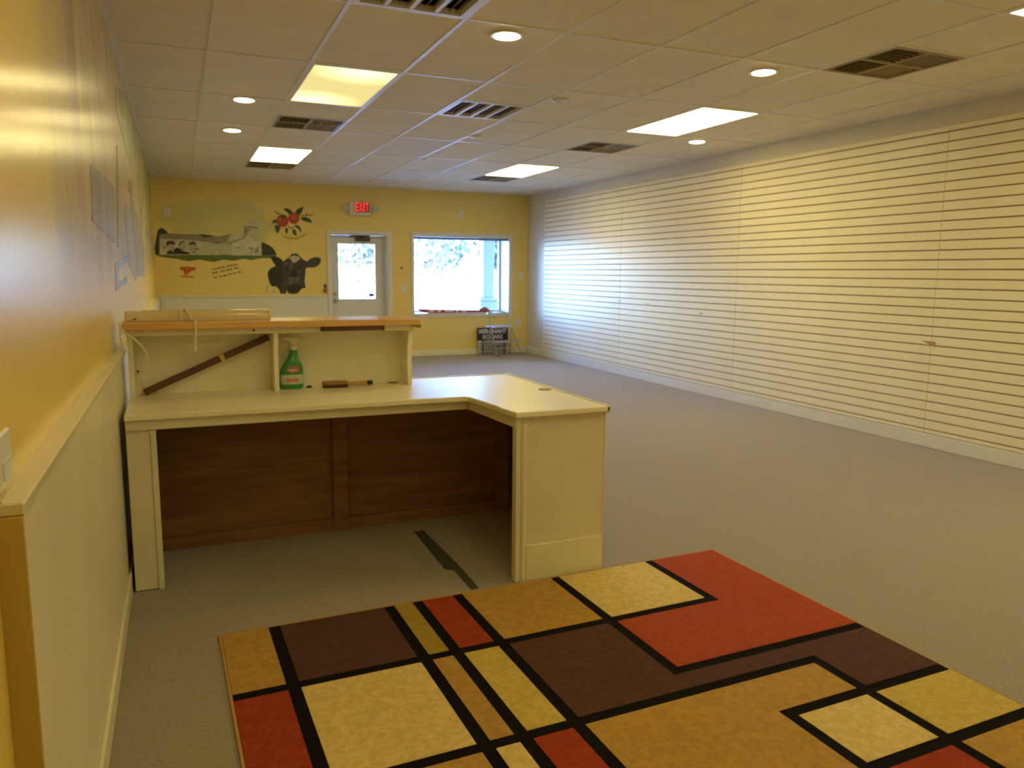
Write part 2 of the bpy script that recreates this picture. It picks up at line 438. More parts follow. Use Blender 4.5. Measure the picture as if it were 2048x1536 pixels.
APPLES = [
    ('branch', 'twig', 0, [(1.387, 2.292), (1.436, 2.273), (1.497, 2.245), (1.491, 2.231), (1.426, 2.257), (1.392, 2.28)]),
    ('branch', 'twig', 0, [(1.779, 2.241), (1.872, 2.248), (1.971, 2.26), (1.973, 2.248), (1.882, 2.236), (1.789, 2.229)]),
    ('branch', 'twig', 0, [(1.869, 2.281), (1.883, 2.28), (1.886, 2.247), (1.864, 2.244)]),
    ('branch', 'twig', 0, [(1.589, 2.078), (1.631, 2.049), (1.682, 2.061), (1.683, 2.048), (1.63, 2.032), (1.592, 2.058)]),
    ('leaf', 'leaf', 1, [(1.526, 2.317), (1.554, 2.336), (1.584, 2.342), (1.629, 2.321), (1.659, 2.294), (1.683, 2.27), (1.606, 2.247), (1.579, 2.286)]),
    ('leaf', 'leaf', 1, [(1.707, 2.273), (1.72, 2.315), (1.752, 2.341), (1.793, 2.356), (1.831, 2.385), (1.821, 2.336), (1.801, 2.287), (1.769, 2.234)]),
    ('leaf', 'leaf2', 1, [(1.784, 2.204), (1.83, 2.22), (1.876, 2.218), (1.932, 2.182), (1.96, 2.131), (1.889, 2.139), (1.828, 2.156), (1.793, 2.175)]),
    ('leaf', 'leaf', 1, [(1.352, 2.102), (1.367, 2.143), (1.398, 2.164), (1.43, 2.161), (1.423, 2.11), (1.391, 2.113)]),
    ('leaf', 'leaf2', 1, [(1.391, 2.062), (1.43, 2.094), (1.481, 2.052), (1.462, 2.001), (1.431, 1.951), (1.405, 1.999)]),
    ('leaf', 'leaf2', 1, [(1.547, 2.044), (1.575, 2.047), (1.593, 2.02), (1.586, 1.984), (1.566, 1.95), (1.549, 1.974)]),
    ('leaf', 'leaf2', 1, [(1.65, 2.018), (1.686, 2.028), (1.705, 2.008), (1.719, 1.934), (1.686, 1.931), (1.656, 1.965)]),
    ('leaf', 'leaf', 1, [(1.683, 2.087), (1.729, 2.093), (1.769, 2.066), (1.79, 2.026), (1.773, 1.973), (1.752, 2.03), (1.712, 2.049)]),
    ('apple', 'apple', 2, [(1.603, 2.151), (1.595, 2.114), (1.575, 2.083), (1.546, 2.062), (1.511, 2.053), (1.478, 2.06), (1.45, 2.079), (1.431, 2.109), (1.426, 2.145), (1.434, 2.181), (1.454, 2.212), (1.483, 2.233), (1.517, 2.242), (1.551, 2.236), (1.579, 2.216), (1.598, 2.186)]),
    ('apple', 'apple2', 3, [(1.766, 2.195), (1.758, 2.162), (1.739, 2.133), (1.711, 2.113), (1.679, 2.106), (1.647, 2.111), (1.621, 2.129), (1.604, 2.157), (1.599, 2.189), (1.606, 2.223), (1.625, 2.251), (1.652, 2.271), (1.685, 2.279), (1.716, 2.273), (1.743, 2.255), (1.76, 2.228)]),
    ('apple_top', 'leaf', 4, [(1.484, 2.216), (1.526, 2.243), (1.576, 2.23), (1.544, 2.198), (1.508, 2.176)]),
    ('apple_glow', 'appleglow', 4, [(1.725, 2.209), (1.719, 2.188), (1.705, 2.173), (1.685, 2.167), (1.666, 2.172), (1.652, 2.186), (1.648, 2.206), (1.654, 2.227), (1.668, 2.243), (1.688, 2.249), (1.707, 2.244), (1.721, 2.23)]),
    ('apple_glow', 'appleglow', 4, [(1.503, 2.155), (1.498, 2.137), (1.486, 2.123), (1.471, 2.118), (1.456, 2.122), (1.446, 2.135), (1.442, 2.153), (1.447, 2.172), (1.458, 2.186), (1.474, 2.191), (1.489, 2.187), (1.499, 2.174)]),
    ('ochre_scroll', 'ochre', 0, [(1.466, 1.965), (1.535, 1.926), (1.606, 1.907), (1.697, 1.899), (1.78, 1.932), (1.875, 1.986), (1.832, 1.928), (1.738, 1.879), (1.605, 1.876), (1.525, 1.905)]),
]
LEFT_MURAL = [
    ('roof_patch', 'lroof', 1, [(3.465, 1.794), (4.058, 1.82), (4.756, 1.835), (4.54, 1.548), (3.931, 1.569), (3.425, 1.593)]),
    ('roof_edge', 'lline', 2, [(3.397, 1.595), (4.544, 1.552), (4.52, 1.525), (3.383, 1.575)]),
    ('window_frame', 'lteal', 2, [(4.447, 1.422), (5.484, 1.485), (5.493, 1.441), (5.031, 1.412), (4.691, 1.396), (4.623, 1.324), (5.398, 1.353), (5.361, 1.318), (4.396, 1.284)]),
    ('tree_patch', 'lgreen', 1, [(8.39, 2.559), (9.765, 2.7), (12.354, 2.7), (12.014, 2.27), (10.029, 1.739), (8.462, 1.784), (7.907, 2.035)]),
    ('tree_patch', 'lgreen', 1, [(5.362, 2.476), (6.639, 2.7), (7.819, 2.7), (8.126, 2.475), (6.695, 2.166), (5.88, 2.27), (5.407, 2.335)]),
    ('house_patch', 'llav', 1, [(5.514, 1.773), (6.577, 1.906), (8.065, 1.836), (7.974, 1.454), (6.425, 1.307), (5.587, 1.451)]),
    ('dark_post', 'lline', 2, [(5.176, 2.104), (5.3, 2.122), (4.863, 1.514), (4.695, 1.51)]),
    ('dark_post', 'lline', 2, [(6.572, 2.057), (6.819, 2.083), (6.541, 1.654), (6.238, 1.642)]),
    ('red_door', 'lred', 2, [(6.269, 2.026), (6.548, 2.036), (6.558, 1.952), (6.242, 1.942)]),
    ('white_post', 'lpale', 2, [(8.79, 2.005), (9.36, 2.019), (8.982, 1.596), (8.321, 1.605)]),
    ('blue_patch', 'lteal2', 3, [(6.745, 1.563), (8.23, 1.627), (8.223, 1.333), (6.891, 1.342)]),
]

# ---------------------------------------------------------------- materials of the room
M_YELLOW = mat('yellow_wall_paint', (0.85, 0.64, 0.155), 0.24, bump=0.06, bscale=30, spec=0.45)
M_CREAM = mat('cream_wall_paint', (0.70, 0.65, 0.52), 0.5, var=0.05, vscale=2)
M_WHITE = mat('white_gloss_paint', (0.74, 0.71, 0.62), 0.35, var=0.05, vscale=5)
M_WAINS = mat('wainscot_paint', (0.83, 0.76, 0.55), 0.32, var=0.06, vscale=3)
M_SLAT = mat('slatwall_melamine', (0.87, 0.79, 0.57), 0.38, var=0.04, vscale=3, spec=0.45)
M_GROOVE = mat('raw_board_groove', (0.36, 0.20, 0.09), 0.8)
M_TILE = mat('ceiling_tile_board', (0.87, 0.81, 0.66), 0.85, var=0.05, vscale=3, bump=0.25, bscale=160)
M_TILE_CLEAN = mat('ceiling_tile_clean', (0.82, 0.80, 0.76), 0.85, var=0.03, vscale=3, bump=0.25, bscale=160)
M_TBAR = mat('ceiling_grid_metal', (0.80, 0.79, 0.77), 0.4)
M_DARK = mat('plenum_dark', (0.03, 0.025, 0.02), 0.9)
M_CARPET = mat('carpet_loop_pile', (0.35, 0.293, 0.225), 0.95, col2=(0.285, 0.238, 0.182), vscale=90, bump=0.5, bscale=240, spec=0.1)
M_CARPET.node_tree.nodes['Principled BSDF'].inputs['Sheen Weight'].default_value = 0.32
M_CARPET.node_tree.nodes['Principled BSDF'].inputs['Sheen Roughness'].default_value = 0.4
M_GLASS = bpy.data.materials.new('window_glass')
M_GLASS.use_nodes = True
_nt = M_GLASS.node_tree
_nt.nodes.clear()
_o = _nt.nodes.new('ShaderNodeOutputMaterial')
_t = _nt.nodes.new('ShaderNodeBsdfTransparent')
_t.inputs['Color'].default_value = (0.95, 0.97, 0.97, 1)
_g = _nt.nodes.new('ShaderNodeBsdfGlossy')
_g.inputs['Roughness'].default_value = 0.02
_fr = _nt.nodes.new('ShaderNodeFresnel')
_fr.inputs['IOR'].default_value = 1.45
_mx = _nt.nodes.new('ShaderNodeMixShader')
_nt.links.new(_fr.outputs[0], _mx.inputs[0])
_nt.links.new(_t.outputs[0], _mx.inputs[1])
_nt.links.new(_g.outputs[0], _mx.inputs[2])
_nt.links.new(_mx.outputs[0], _o.inputs['Surface'])

# back wall paint: the same yellow with the faded green sky wash of the mural brushed over it
M_YELLOW_BACK = mat('yellow_wall_paint_mural', (0.80, 0.61, 0.18), 0.42)
_nt = M_YELLOW_BACK.node_tree
_b = _nt.nodes['Principled BSDF']
_tc = _nt.nodes.new('ShaderNodeTexCoord')
_mp = _nt.nodes.new('ShaderNodeMapping')
_mp.inputs['Location'].default_value = (-0.60, 0, -2.10)
_mp.inputs['Scale'].default_value = (1, 1, 1)
_sc = _nt.nodes.new('ShaderNodeVectorMath')
_sc.operation = 'MULTIPLY'
_sc.inputs[1].default_value = (1.0 / 1.05, 0, 1.0 / 0.50)
_ln = _nt.nodes.new('ShaderNodeVectorMath')
_ln.operation = 'LENGTH'
_nz = _nt.nodes.new('ShaderNodeTexNoise')
_nz.inputs['Scale'].default_value = 2.2
_ad = _nt.nodes.new('ShaderNodeMath')
_ad.operation = 'MULTIPLY_ADD'
_ad.inputs[1].default_value = 0.55
_rp = _nt.nodes.new('ShaderNodeValToRGB')
_rp.color_ramp.elements[0].position = 0.75
_rp.color_ramp.elements[0].color = (0.75, 0.75, 0.75, 1)
_rp.color_ramp.elements[1].position = 1.0
_rp.color_ramp.interpolation = 'EASE'
_rp.color_ramp.elements[1].color = (0, 0, 0, 1)
_mc = _nt.nodes.new('ShaderNodeMix')
_mc.data_type = 'RGBA'
_mc.inputs['A'].default_value = (0.80, 0.61, 0.18, 1)
_mc.inputs['B'].default_value = (0.50, 0.50, 0.18, 1)
_nt.links.new(_tc.outputs['Object'], _mp.inputs['Vector'])
_nt.links.new(_mp.outputs['Vector'], _sc.inputs[0])
_nt.links.new(_sc.outputs['Vector'], _ln.inputs[0])
_nt.links.new(_tc.outputs['Object'], _nz.inputs['Vector'])
_nt.links.new(_ln.outputs['Value'], _ad.inputs[0])
_nt.links.new(_nz.outputs['Fac'], _ad.inputs[2])
_nt.links.new(_ad.outputs[0], _rp.inputs['Fac'])
_nt.links.new(_rp.outputs['Color'], _mc.inputs['Factor'])
_nt.links.new(_mc.outputs['Result'], _b.inputs['Base Color'])

# left wall: the same yellow, with a faded street mural in vertical washes along most of its length
M_LEFT = mat('yellow_wall_paint_washes', (0.85, 0.64, 0.155), 0.24, bump=0.06, bscale=30, spec=0.45)
_nt = M_LEFT.node_tree
_b = _nt.nodes['Principled BSDF']
_tc = _nt.nodes.new('ShaderNodeTexCoord')
_sp = _nt.nodes.new('ShaderNodeSeparateXYZ')
_nt.links.new(_tc.outputs['Object'], _sp.inputs[0])


def _ss(sock, a, b2):
    n = _nt.nodes.new('ShaderNodeMapRange')
    n.interpolation_type = 'SMOOTHSTEP'
    n.inputs['From Min'].default_value = a
    n.inputs['From Max'].default_value = b2
    _nt.links.new(sock, n.inputs['Value'])
    return n.outputs[0]


def _mul(a, b2):
    n = _nt.nodes.new('ShaderNodeMath')
    n.operation = 'MULTIPLY'
    _nt.links.new(a, n.inputs[0])
    _nt.links.new(b2, n.inputs[1])
    return n.outputs[0]


_mp = _nt.nodes.new('ShaderNodeMapping')
_mp.inputs['Scale'].default_value = (1, 1.1, 0.35)
_nt.links.new(_tc.outputs['Object'], _mp.inputs['Vector'])
_n1 = _nt.nodes.new('ShaderNodeTexNoise')
_n1.inputs['Scale'].default_value = 1.6
_n1.inputs['Detail'].default_value = 3
_nt.links.new(_mp.outputs['Vector'], _n1.inputs['Vector'])
_r1 = _nt.nodes.new('ShaderNodeValToRGB')
_cr = _r1.color_ramp
_cr.elements[0].position = 0.30
_cr.elements[0].color = (0.44, 0.36, 0.20, 1)
_cr.elements[1].position = 0.70
_cr.elements[1].color = (0.62, 0.50, 0.28, 1)
for _p, _c in ((0.42, (0.58, 0.44, 0.25, 1)), (0.52, (0.66, 0.50, 0.22, 1)), (0.60, (0.46, 0.42, 0.22, 1))):
    _e = _cr.elements.new(_p)
    _e.color = _c
_nt.links.new(_n1.outputs['Fac'], _r1.inputs['Fac'])
_mask = _mul(_mul(_ss(_sp.outputs['Y'], 2.15, 2.75), _ss(_sp.outputs['Y'], 12.3, 11.0)), _ss(_sp.outputs['Z'], 1.22, 1.52))
_mc = _nt.nodes.new('ShaderNodeMix')
_mc.data_type = 'RGBA'
_mc.inputs['A'].default_value = (0.85, 0.64, 0.155, 1)
_nt.links.new(_r1.outputs['Color'], _mc.inputs['B'])
_nt.links.new(_mask, _mc.inputs['Factor'])
_nt.links.new(_mc.outputs['Result'], _b.inputs['Base Color'])

# ---------------------------------------------------------------- room shell (metres; floor z = 0)
XL, XR = -0.29, 5.615
YB, YF = 12.42, -2.75
ZC = 2.714
WT = 0.44          # thickness of the shop-front wall
floor = struct('floor', box(XL - 0.2, XR + 0.2, YF - 0.2, YB + WT, -0.08, 0.0), M_CARPET, 'grey beige low loop carpet covering the whole shop floor', 'floor')
wall_left = struct('wall_left', box(XL - 0.16, XL, YF - 0.16, YB + WT, 0, ZC + 0.25), M_LEFT, 'glossy yellow painted long wall with faded mural', 'wall')
wall_right = struct('wall_right', box(XR, XR + 0.16, YF - 0.16, YB + WT, 0, ZC + 0.25), M_CREAM, 'cream long wall carrying the horizontal slat boards', 'wall')
wall_front = struct('wall_front', box(XL, XR, YF - 0.16, YF, 0, ZC + 0.25), M_CREAM, 'plain cream wall behind the viewer', 'wall')
DX0, DX1, DZ1 = 2.225, 3.145, 1.985       # door opening
WX0, WX1, WZ0, WZ1 = 3.565, 5.28, 0.70, 1.985   # window opening
b = MB()
y0, y1, zt = YB, YB + WT, ZC + 0.25
b.box(XL, DX0, y0, y1, 0, zt).box(DX0, DX1, y0, y1, DZ1, zt).box(DX1, WX0, y0, y1, 0, zt)
b.box(WX0, WX1, y0, y1, 0, WZ0).box(WX0, WX1, y0, y1, WZ1, zt).box(WX1, XR, y0, y1, 0, zt)
wall_back = struct('wall_back', b, M_YELLOW_BACK, 'yellow end wall with door, window and farm mural', 'wall')

# ---- ceiling: slab, T-bar grid, tiles
ceiling = struct('ceiling', box(XL - 0.16, XR + 0.16, YF - 0.16, YB + WT, ZC + 0.16, ZC + 0.26), M_DARK, 'suspended ceiling of long pale tiles in a white metal grid', 'ceiling')
GX = [0.24 + 0.61 * i for i in range(-1, 10)]           # runner lines
GX = [XL] + [x for x in GX if XL + 0.05 < x < XR - 0.05] + [XR]
GY = [4.058 + 1.22 * j for j in range(-6, 8)]
GY = [YF] + [y for y in GY if YF + 0.05 < y < YB - 0.05] + [YB]
TB = 0.012
for x in GX[1:-1]:
    obj('grid_runner', box(x - TB, x + TB, YF, YB, ZC - 0.002, ZC + 0.03), M_TBAR, ceiling)
for y in GY[1:-1]:
    for i in range(len(GX) - 1):
        obj('grid_cross_tee', box(GX[i] + TB, GX[i + 1] - TB, y - TB, y + TB, ZC - 0.001, ZC + 0.025), M_TBAR, ceiling)
obj('wall_angle', box(XL, XL + 0.02, YF, YB, ZC - 0.003, ZC + 0.02), M_TBAR, ceiling)
obj('wall_angle', box(XR - 0.02, XR, YF, YB, ZC - 0.003, ZC + 0.02), M_TBAR, ceiling)
obj('wall_angle', box(XL + 0.02, XR - 0.02, YB - 0.02, YB, ZC - 0.003, ZC + 0.02), M_TBAR, ceiling)


def cell(col, row):
    """grid cell: col 0 lies between runner A and B (x 0.24 .. 0.85); row j between T_j and T_j+1"""
    return (0.24 + 0.61 * col, 0.85 + 0.61 * col, 4.058 + 1.22 * row, 5.278 + 1.22 * row)


TROFF = [(1, 1), (1, 4), (6, 1), (6, 4), (6, -2), (1, -2), (6, -5), (1, -5)]
# 2x2 vents take half a cell: (col, y0, kind)
VENTS = [(1, 3.448, 'slot'), (3, 5.888, 'slot'), (1, 7.108, 'quad'), (6, 3.448, 'quad'), (6, 7.108, 'quad'), (1, 10.158, 'quad'), (6, 10.158, 'quad')]
taken = {}
for c, r in TROFF:
    x0, x1, ya, yb = cell(c, r)
    taken[(round(x0, 2), round(ya, 2))] = ('all', 0)
for c, yv, k in VENTS:
    x0 = 0.24 + 0.61 * c
    for r in range(-6, 8):
        ya = 4.058 + 1.22 * r
        if abs(ya - yv) < 0.05:
            taken[(round(x0, 2), round(ya, 2))] = ('near', yv)
        elif abs(ya + 0.61 - yv) < 0.05:
            taken[(round(x0, 2), round(ya, 2))] = ('far', yv)
tile_cache = {}


def tile(x0, x1, ya, yb, m):
    w, l = round(x1 - x0 - 0.012, 3), round(yb - ya - 0.012, 3)
    key = (w, l, m.name)
    if key not in tile_cache:
        me = MB().prism([(-w / 2, -l / 2), (w / 2, -l / 2), (w / 2, l / 2), (-w / 2, l / 2)], 0, 0.015, 'z').mesh('ceiling_tile', 0.003)
        me.materials.append(m)
        tile_cache[key] = me
    o = place('ceiling_tile', tile_cache[key], ceiling, ((x0 + x1) / 2, (ya + yb) / 2, ZC + 0.004 + random.uniform(-0.0008, 0.0015)))
    return o


for i in range(len(GX) - 1):
    for j in range(len(GY) - 1):
        x0, x1, ya, yb = GX[i], GX[i + 1], GY[j], GY[j + 1]
        t = taken.get((round(x0, 2), round(ya, 2)))
        m = M_TILE
        if abs(x0 - 2.07) < 0.02 and abs(ya - 7.718) < 0.02:
            m = M_TILE_CLEAN
        if abs(x0 - 2.68) < 0.02 and abs(ya - 10.158) < 0.02:
            m = M_TILE_CLEAN
        if t is None:
            tile(x0, x1, ya, yb, m)
        elif t[0] == 'near':
            tile(x0, x1, ya + 0.61, yb, m)
            obj('grid_cross_tee', box(x0 + TB, x1 - TB, ya + 0.61 - TB, ya + 0.61 + TB, ZC - 0.001, ZC + 0.025), M_TBAR, ceiling)
        elif t[0] == 'far':
            tile(x0, x1, ya, yb - 0.61, m)
            obj('grid_cross_tee', box(x0 + TB, x1 - TB, yb - 0.61 - TB, yb - 0.61 + TB, ZC - 0.001, ZC + 0.025), M_TBAR, ceiling)

# ---- slat boards on the right wall
SLX = XR - 0.022
PW = 2.433
panel_edges = [11.70 - PW * k for k in range(6)]
groove_z = [2.512 - 0.0762 * k for k in range(32)]
zs = [2.556] + groove_z + [0.118]
slat_mesh = {}
for k in range(5):
    yb_, ya_ = panel_edges[k] - 0.0015, panel_edges[k + 1] + 0.0015
    back = obj('slat_panel', box(XR - 0.010, XR, ya_, yb_, 0.118, 2.556), M_GROOVE, wall_right)
    for q in range(len(zs) - 1):
        top, bot = zs[q] - (0.005 if q else 0), zs[q + 1] + (0.005 if q < len(zs) - 2 else 0)
        h = round(top - bot, 4)
        if h not in slat_mesh:
            me = MB().prism([(0, 0), (-0.012, 0), (-0.012, h), (0, h)], -PW / 2 + 0.0015, PW / 2 - 0.0015, 'y').mesh('slat', 0.0012)
            me.materials.append(M_SLAT)
            slat_mesh[h] = me
        o = place('slat', slat_mesh[h], back, (XR - 0.010 + random.uniform(0, 0.0006), (ya_ + yb_) / 2, bot))
    obj('panel_joint', box(XR - 0.0221, XR - 0.010, panel_edges[k + 1] - 0.0015, panel_edges[k + 1] + 0.0015, 0.118, 2.556), mat('joint_caulk', (0.55, 0.48, 0.33), 0.6), wall_right)
obj('slat_chip', MB().prism([(4.36, 0.822), (4.49, 0.868), (4.36, 0.868)], XR - 0.0232, XR - 0.0222, 'x'), mat('chipped_board', (0.45, 0.28, 0.10), 0.8), wall_right, label='small brown triangular chip at a slat joint')

bbr = struct('baseboard_right', box(XR - 0.03, XR, YF, YB, 0, 0.112), M_WHITE, 'white painted baseboard under the slat boards', 'baseboard', 0.004)
bbb = struct('baseboard_back', MB().box(DX1 + 0.06, XR - 0.031, YB - 0.016, YB, 0, 0.095), M_WAINS, 'cream baseboard under the shop window', 'baseboard', 0.003)

# ---- half-height panelling: left wall (trim_1) and end wall (trim_2)
LZ = 1.016
trim_1 = thing('trim_1', 'cream half-height panelling with ledge along the left wall', 'panelling', (XL, 5, 0), kind='structure')
obj('panel', box(XL, XL + 0.032, 1.432, YB, 0, LZ - 0.022), M_WAINS, trim_1)
obj('ledge', box(XL, XL + 0.043, 1.428, YB, LZ - 0.022, LZ), mat('ledge_paint', (0.76, 0.66, 0.40), 0.3, var=0.06, vscale=4), trim_1, 0.003)
obj('base_strip', box(XL + 0.032, XL + 0.044, 1.432, YB, 0, 0.085), M_WAINS, trim_1, 0.003)
obj('end_board', box(XL, XL + 0.040, 1.418, 1.432, 0, LZ - 0.022), mat('end_board_paint', (0.56, 0.39, 0.08), 0.4), trim_1, label='yellow painted end of the panelling')
obj('ledge_strip', box(XL, XL + 0.012, 1.43, YB, LZ, LZ + 0.004), MATS['ledge_paint'], trim_1)
trim_2 = thing('trim_2', 'white half-height panelling with cap left of the door', 'panelling', (1, YB, 0), kind='structure')
obj('panel', box(XL + 0.044, DX0 - 0.062, YB - 0.02, YB, 0, LZ - 0.025), M_WHITE, trim_2)
obj('cap', box(XL + 0.044, DX0 - 0.062, YB - 0.035, YB, LZ - 0.025, LZ + 0.004), M_WHITE, trim_2, 0.004)
obj('base_strip', box(XL + 0.044, DX0 - 0.062, YB - 0.032, YB - 0.02, 0, 0.095), M_WHITE, trim_2, 0.003)

# ---- door
door = thing('door_1', 'white door with nine small panes in a white frame', 'door', ((DX0 + DX1) / 2, YB, 0), kind='structure')
cz = 0.045
obj('casing', MB().box(DX0 - 0.058, DX0, YB - 0.018, YB + 0.002, 0, DZ1 + 0.05).box(DX1, DX1 + 0.058, YB - 0.018, YB + 0.002, 0, DZ1 + 0.05).box(DX0, DX1, YB - 0.018, YB + 0.002, DZ1, DZ1 + 0.05), M_WHITE, door, 0.003)
obj('jamb', MB().box(DX0, DX0 + 0.02, YB, YB + WT, 0, DZ1).box(DX1 - 0.02, DX1, YB, YB + WT, 0, DZ1).box(DX0 + 0.02, DX1 - 0.02, YB, YB + WT, DZ1 - 0.02, DZ1), M_WHITE, door)
dy0, dy1 = YB + 0.165, YB + 0.205
dx0, dx1 = DX0 + 0.022, DX1 - 0.022
gx0, gx1, gz0, gz1 = 2.375, 2.965, 0.955, 1.83
M_DOOR = mat('door_paint', (0.72, 0.71, 0.68), 0.4, var=0.04, vscale=4)
obj('slab', MB().box(dx0, gx0, dy0, dy1, 0.01, 1.962).box(gx1, dx1, dy0, dy1, 0.01, 1.962).box(gx0, gx1, dy0, dy1, 0.01, gz0).box(gx0, gx1, dy0, dy1, gz1, 1.962), M_DOOR, door)
obj('window_bead', MB().box(gx0 - 0.025, gx0, dy0 - 0.012, dy0, gz0 - 0.025, gz1 + 0.025).box(gx1, gx1 + 0.025, dy0 - 0.012, dy0, gz0 - 0.025, gz1 + 0.025).box(gx0, gx1, dy0 - 0.012, dy0, gz0 - 0.025, gz0).box(gx0, gx1, dy0 - 0.012, dy0, gz1, gz1 + 0.025), M_DOOR, door, 0.003)
pw, ph = (gx1 - gx0) / 3, (gz1 - gz0) / 3
for i in range(1, 3):
    obj('muntin', box(gx0 + pw * i - 0.007, gx0 + pw * i + 0.007, dy0 + 0.004, dy1 - 0.004, gz0, gz1), M_DOOR, door)
for j in range(1, 3):
    for i in range(3):
        obj('muntin', box(gx0 + pw * i + (0.007 if i else 0), gx0 + pw * (i + 1) - (0.007 if i < 2 else 0), dy0 + 0.004, dy1 - 0.004, gz0 + ph * j - 0.007, gz0 + ph * j + 0.007), M_DOOR, door)
for i in range(3):
    for j in range(3):
        obj('pane', box(gx0 + pw * i + 0.002, gx0 + pw * (i + 1) - 0.002, dy0 + 0.018, dy0 + 0.021, gz0 + ph * j + 0.002, gz0 + ph * (j + 1) - 0.002), M_GLASS, door)
obj('sticker', box(gx1 - 0.105, gx1 - 0.018, dy0 + 0.0155, dy0 + 0.0175, gz0 + 0.035, gz0 + 0.085), mat('navy_sticker', (0.03, 0.04, 0.16), 0.5), door, label='small dark blue sticker on the lowest right pane')
M_BRASS = mat('aged_nickel', (0.45, 0.40, 0.34), 0.3, metal=0.9)
b = MB()
b.tube([(dx0 + 0.06, dy0, 0.925), (dx0 + 0.06, dy0 - 0.045, 0.925)], 0.012, 10)
b.tube([(dx0 + 0.06, dy0 - 0.030, 0.925), (dx0 + 0.06, dy0 - 0.045, 0.925), (dx0 + 0.06, dy0 - 0.062, 0.925), (dx0 + 0.06, dy0 - 0.075, 0.925)], [0.014, 0.028, 0.030, 0.012], 14)
b.tube([(dx0 + 0.06, dy0, 0.925), (dx0 + 0.06, dy0 - 0.006, 0.925)], 0.034, 16)
obj('knob', b, M_BRASS, door, smooth=True)
obj('deadbolt', MB().tube([(dx0 + 0.06, dy0, 1.03), (dx0 + 0.06, dy0 - 0.014, 1.03)], 0.03, 16).box(dx0 + 0.054, dx0 + 0.066, dy0 - 0.03, dy0 - 0.014, 1.01, 1.05), M_BRASS, door)
M_CLOSER = mat('dark_closer_metal', (0.06, 0.055, 0.05), 0.45, metal=0.4)
clo = obj('closer', box(2.645, 2.885, dy0 - 0.055, dy0, 1.875, 1.925), M_CLOSER, door, 0.006, label='dark hydraulic door closer')
obj('closer_arm', MB().tube([(2.72, dy0 - 0.04, 1.925), (2.78, dy0 - 0.04, 1.945), (2.60, dy0 - 0.10, 1.955), (2.88, dy0 - 0.02, 1.958)], 0.010, 6).box(2.56, 2.88, dy0 - 0.03, dy0, 1.945, 1.962), M_CLOSER, clo)
obj('threshold', box(DX0 + 0.02, DX1 - 0.02, YB + 0.05, YB + WT, 0.0, 0.012), mat('aluminium_threshold', (0.5, 0.5, 0.5), 0.4, metal=0.8), door)

# ---- shop window
win = thing('window_1', 'large shop window with white casing and deep reveal', 'window', ((WX0 + WX1) / 2, YB, WZ0), kind='structure')
obj('casing', MB().box(WX0 - 0.045, WX0, YB - 0.018, YB + 0.002, WZ0 - 0.055, WZ1 + 0.06).box(WX1, WX1 + 0.045, YB - 0.018, YB + 0.002, WZ0 - 0.055, WZ1 + 0.06).box(WX0, WX1, YB - 0.018, YB + 0.002, WZ1, WZ1 + 0.06).box(WX0, WX1, YB - 0.018, YB + 0.002, WZ0 - 0.055, WZ0 - 0.012), M_WHITE, win, 0.003)
obj('sill', box(WX0, WX1, YB - 0.03, YB + 0.42, WZ0 - 0.012, WZ0 + 0.012), M_WHITE, win, 0.003)
obj('jamb', MB().box(WX0, WX0 + 0.015, YB, YB + 0.42, WZ0 + 0.012, WZ1).box(WX1 - 0.015, WX1, YB, YB + 0.42, WZ0 + 0.012, WZ1).box(WX0 + 0.015, WX1 - 0.015, YB, YB + 0.42, WZ1 - 0.015, WZ1), M_WHITE, win)
M_SASH = mat('window_frame_vinyl', (0.70, 0.72, 0.76), 0.4)
wy = YB + 0.385
obj('frame', MB().box(WX0 + 0.015, WX0 + 0.045, wy, wy + 0.05, WZ0 + 0.012, WZ1 - 0.015).box(WX1 - 0.045, WX1 - 0.015, wy, wy + 0.05, WZ0 + 0.012, WZ1 - 0.015).box(WX0 + 0.045, WX1 - 0.045, wy, wy + 0.05, WZ0 + 0.012, WZ0 + 0.04).box(WX0 + 0.045, WX1 - 0.045, wy, wy + 0.05, WZ1 - 0.045, WZ1 - 0.015), M_SASH, win)
obj('pane', box(WX0 + 0.045, WX1 - 0.045, wy + 0.02, wy + 0.025, WZ0 + 0.04, WZ1 - 0.045), M_GLASS, win)
# dark blind rod across the head of the window
rod = thing('blind_rod', 'thin dark rolled blind rod across the top of the window', 'blind', ((WX0 + WX1) / 2, YB + 0.05, 1.95))
obj('tube', MB().tube([(WX0 + 0.02, YB + 0.05, 1.952), (WX1 - 0.035, YB + 0.05, 1.955)], 0.014, 10), mat('navy_rod', (0.035, 0.04, 0.10), 0.5), rod, smooth=True)
obj('end_bracket', MB().tube([(WX1 - 0.035, YB + 0.05, 1.955), (WX1 - 0.016, YB + 0.05, 1.955)], 0.021, 12), MATS['navy_rod'], rod)
obj('end_bracket', MB().tube([(WX0 + 0.016, YB + 0.05, 1.952), (WX0 + 0.03, YB + 0.05, 1.952)], 0.021, 12), MATS['navy_rod'], rod)

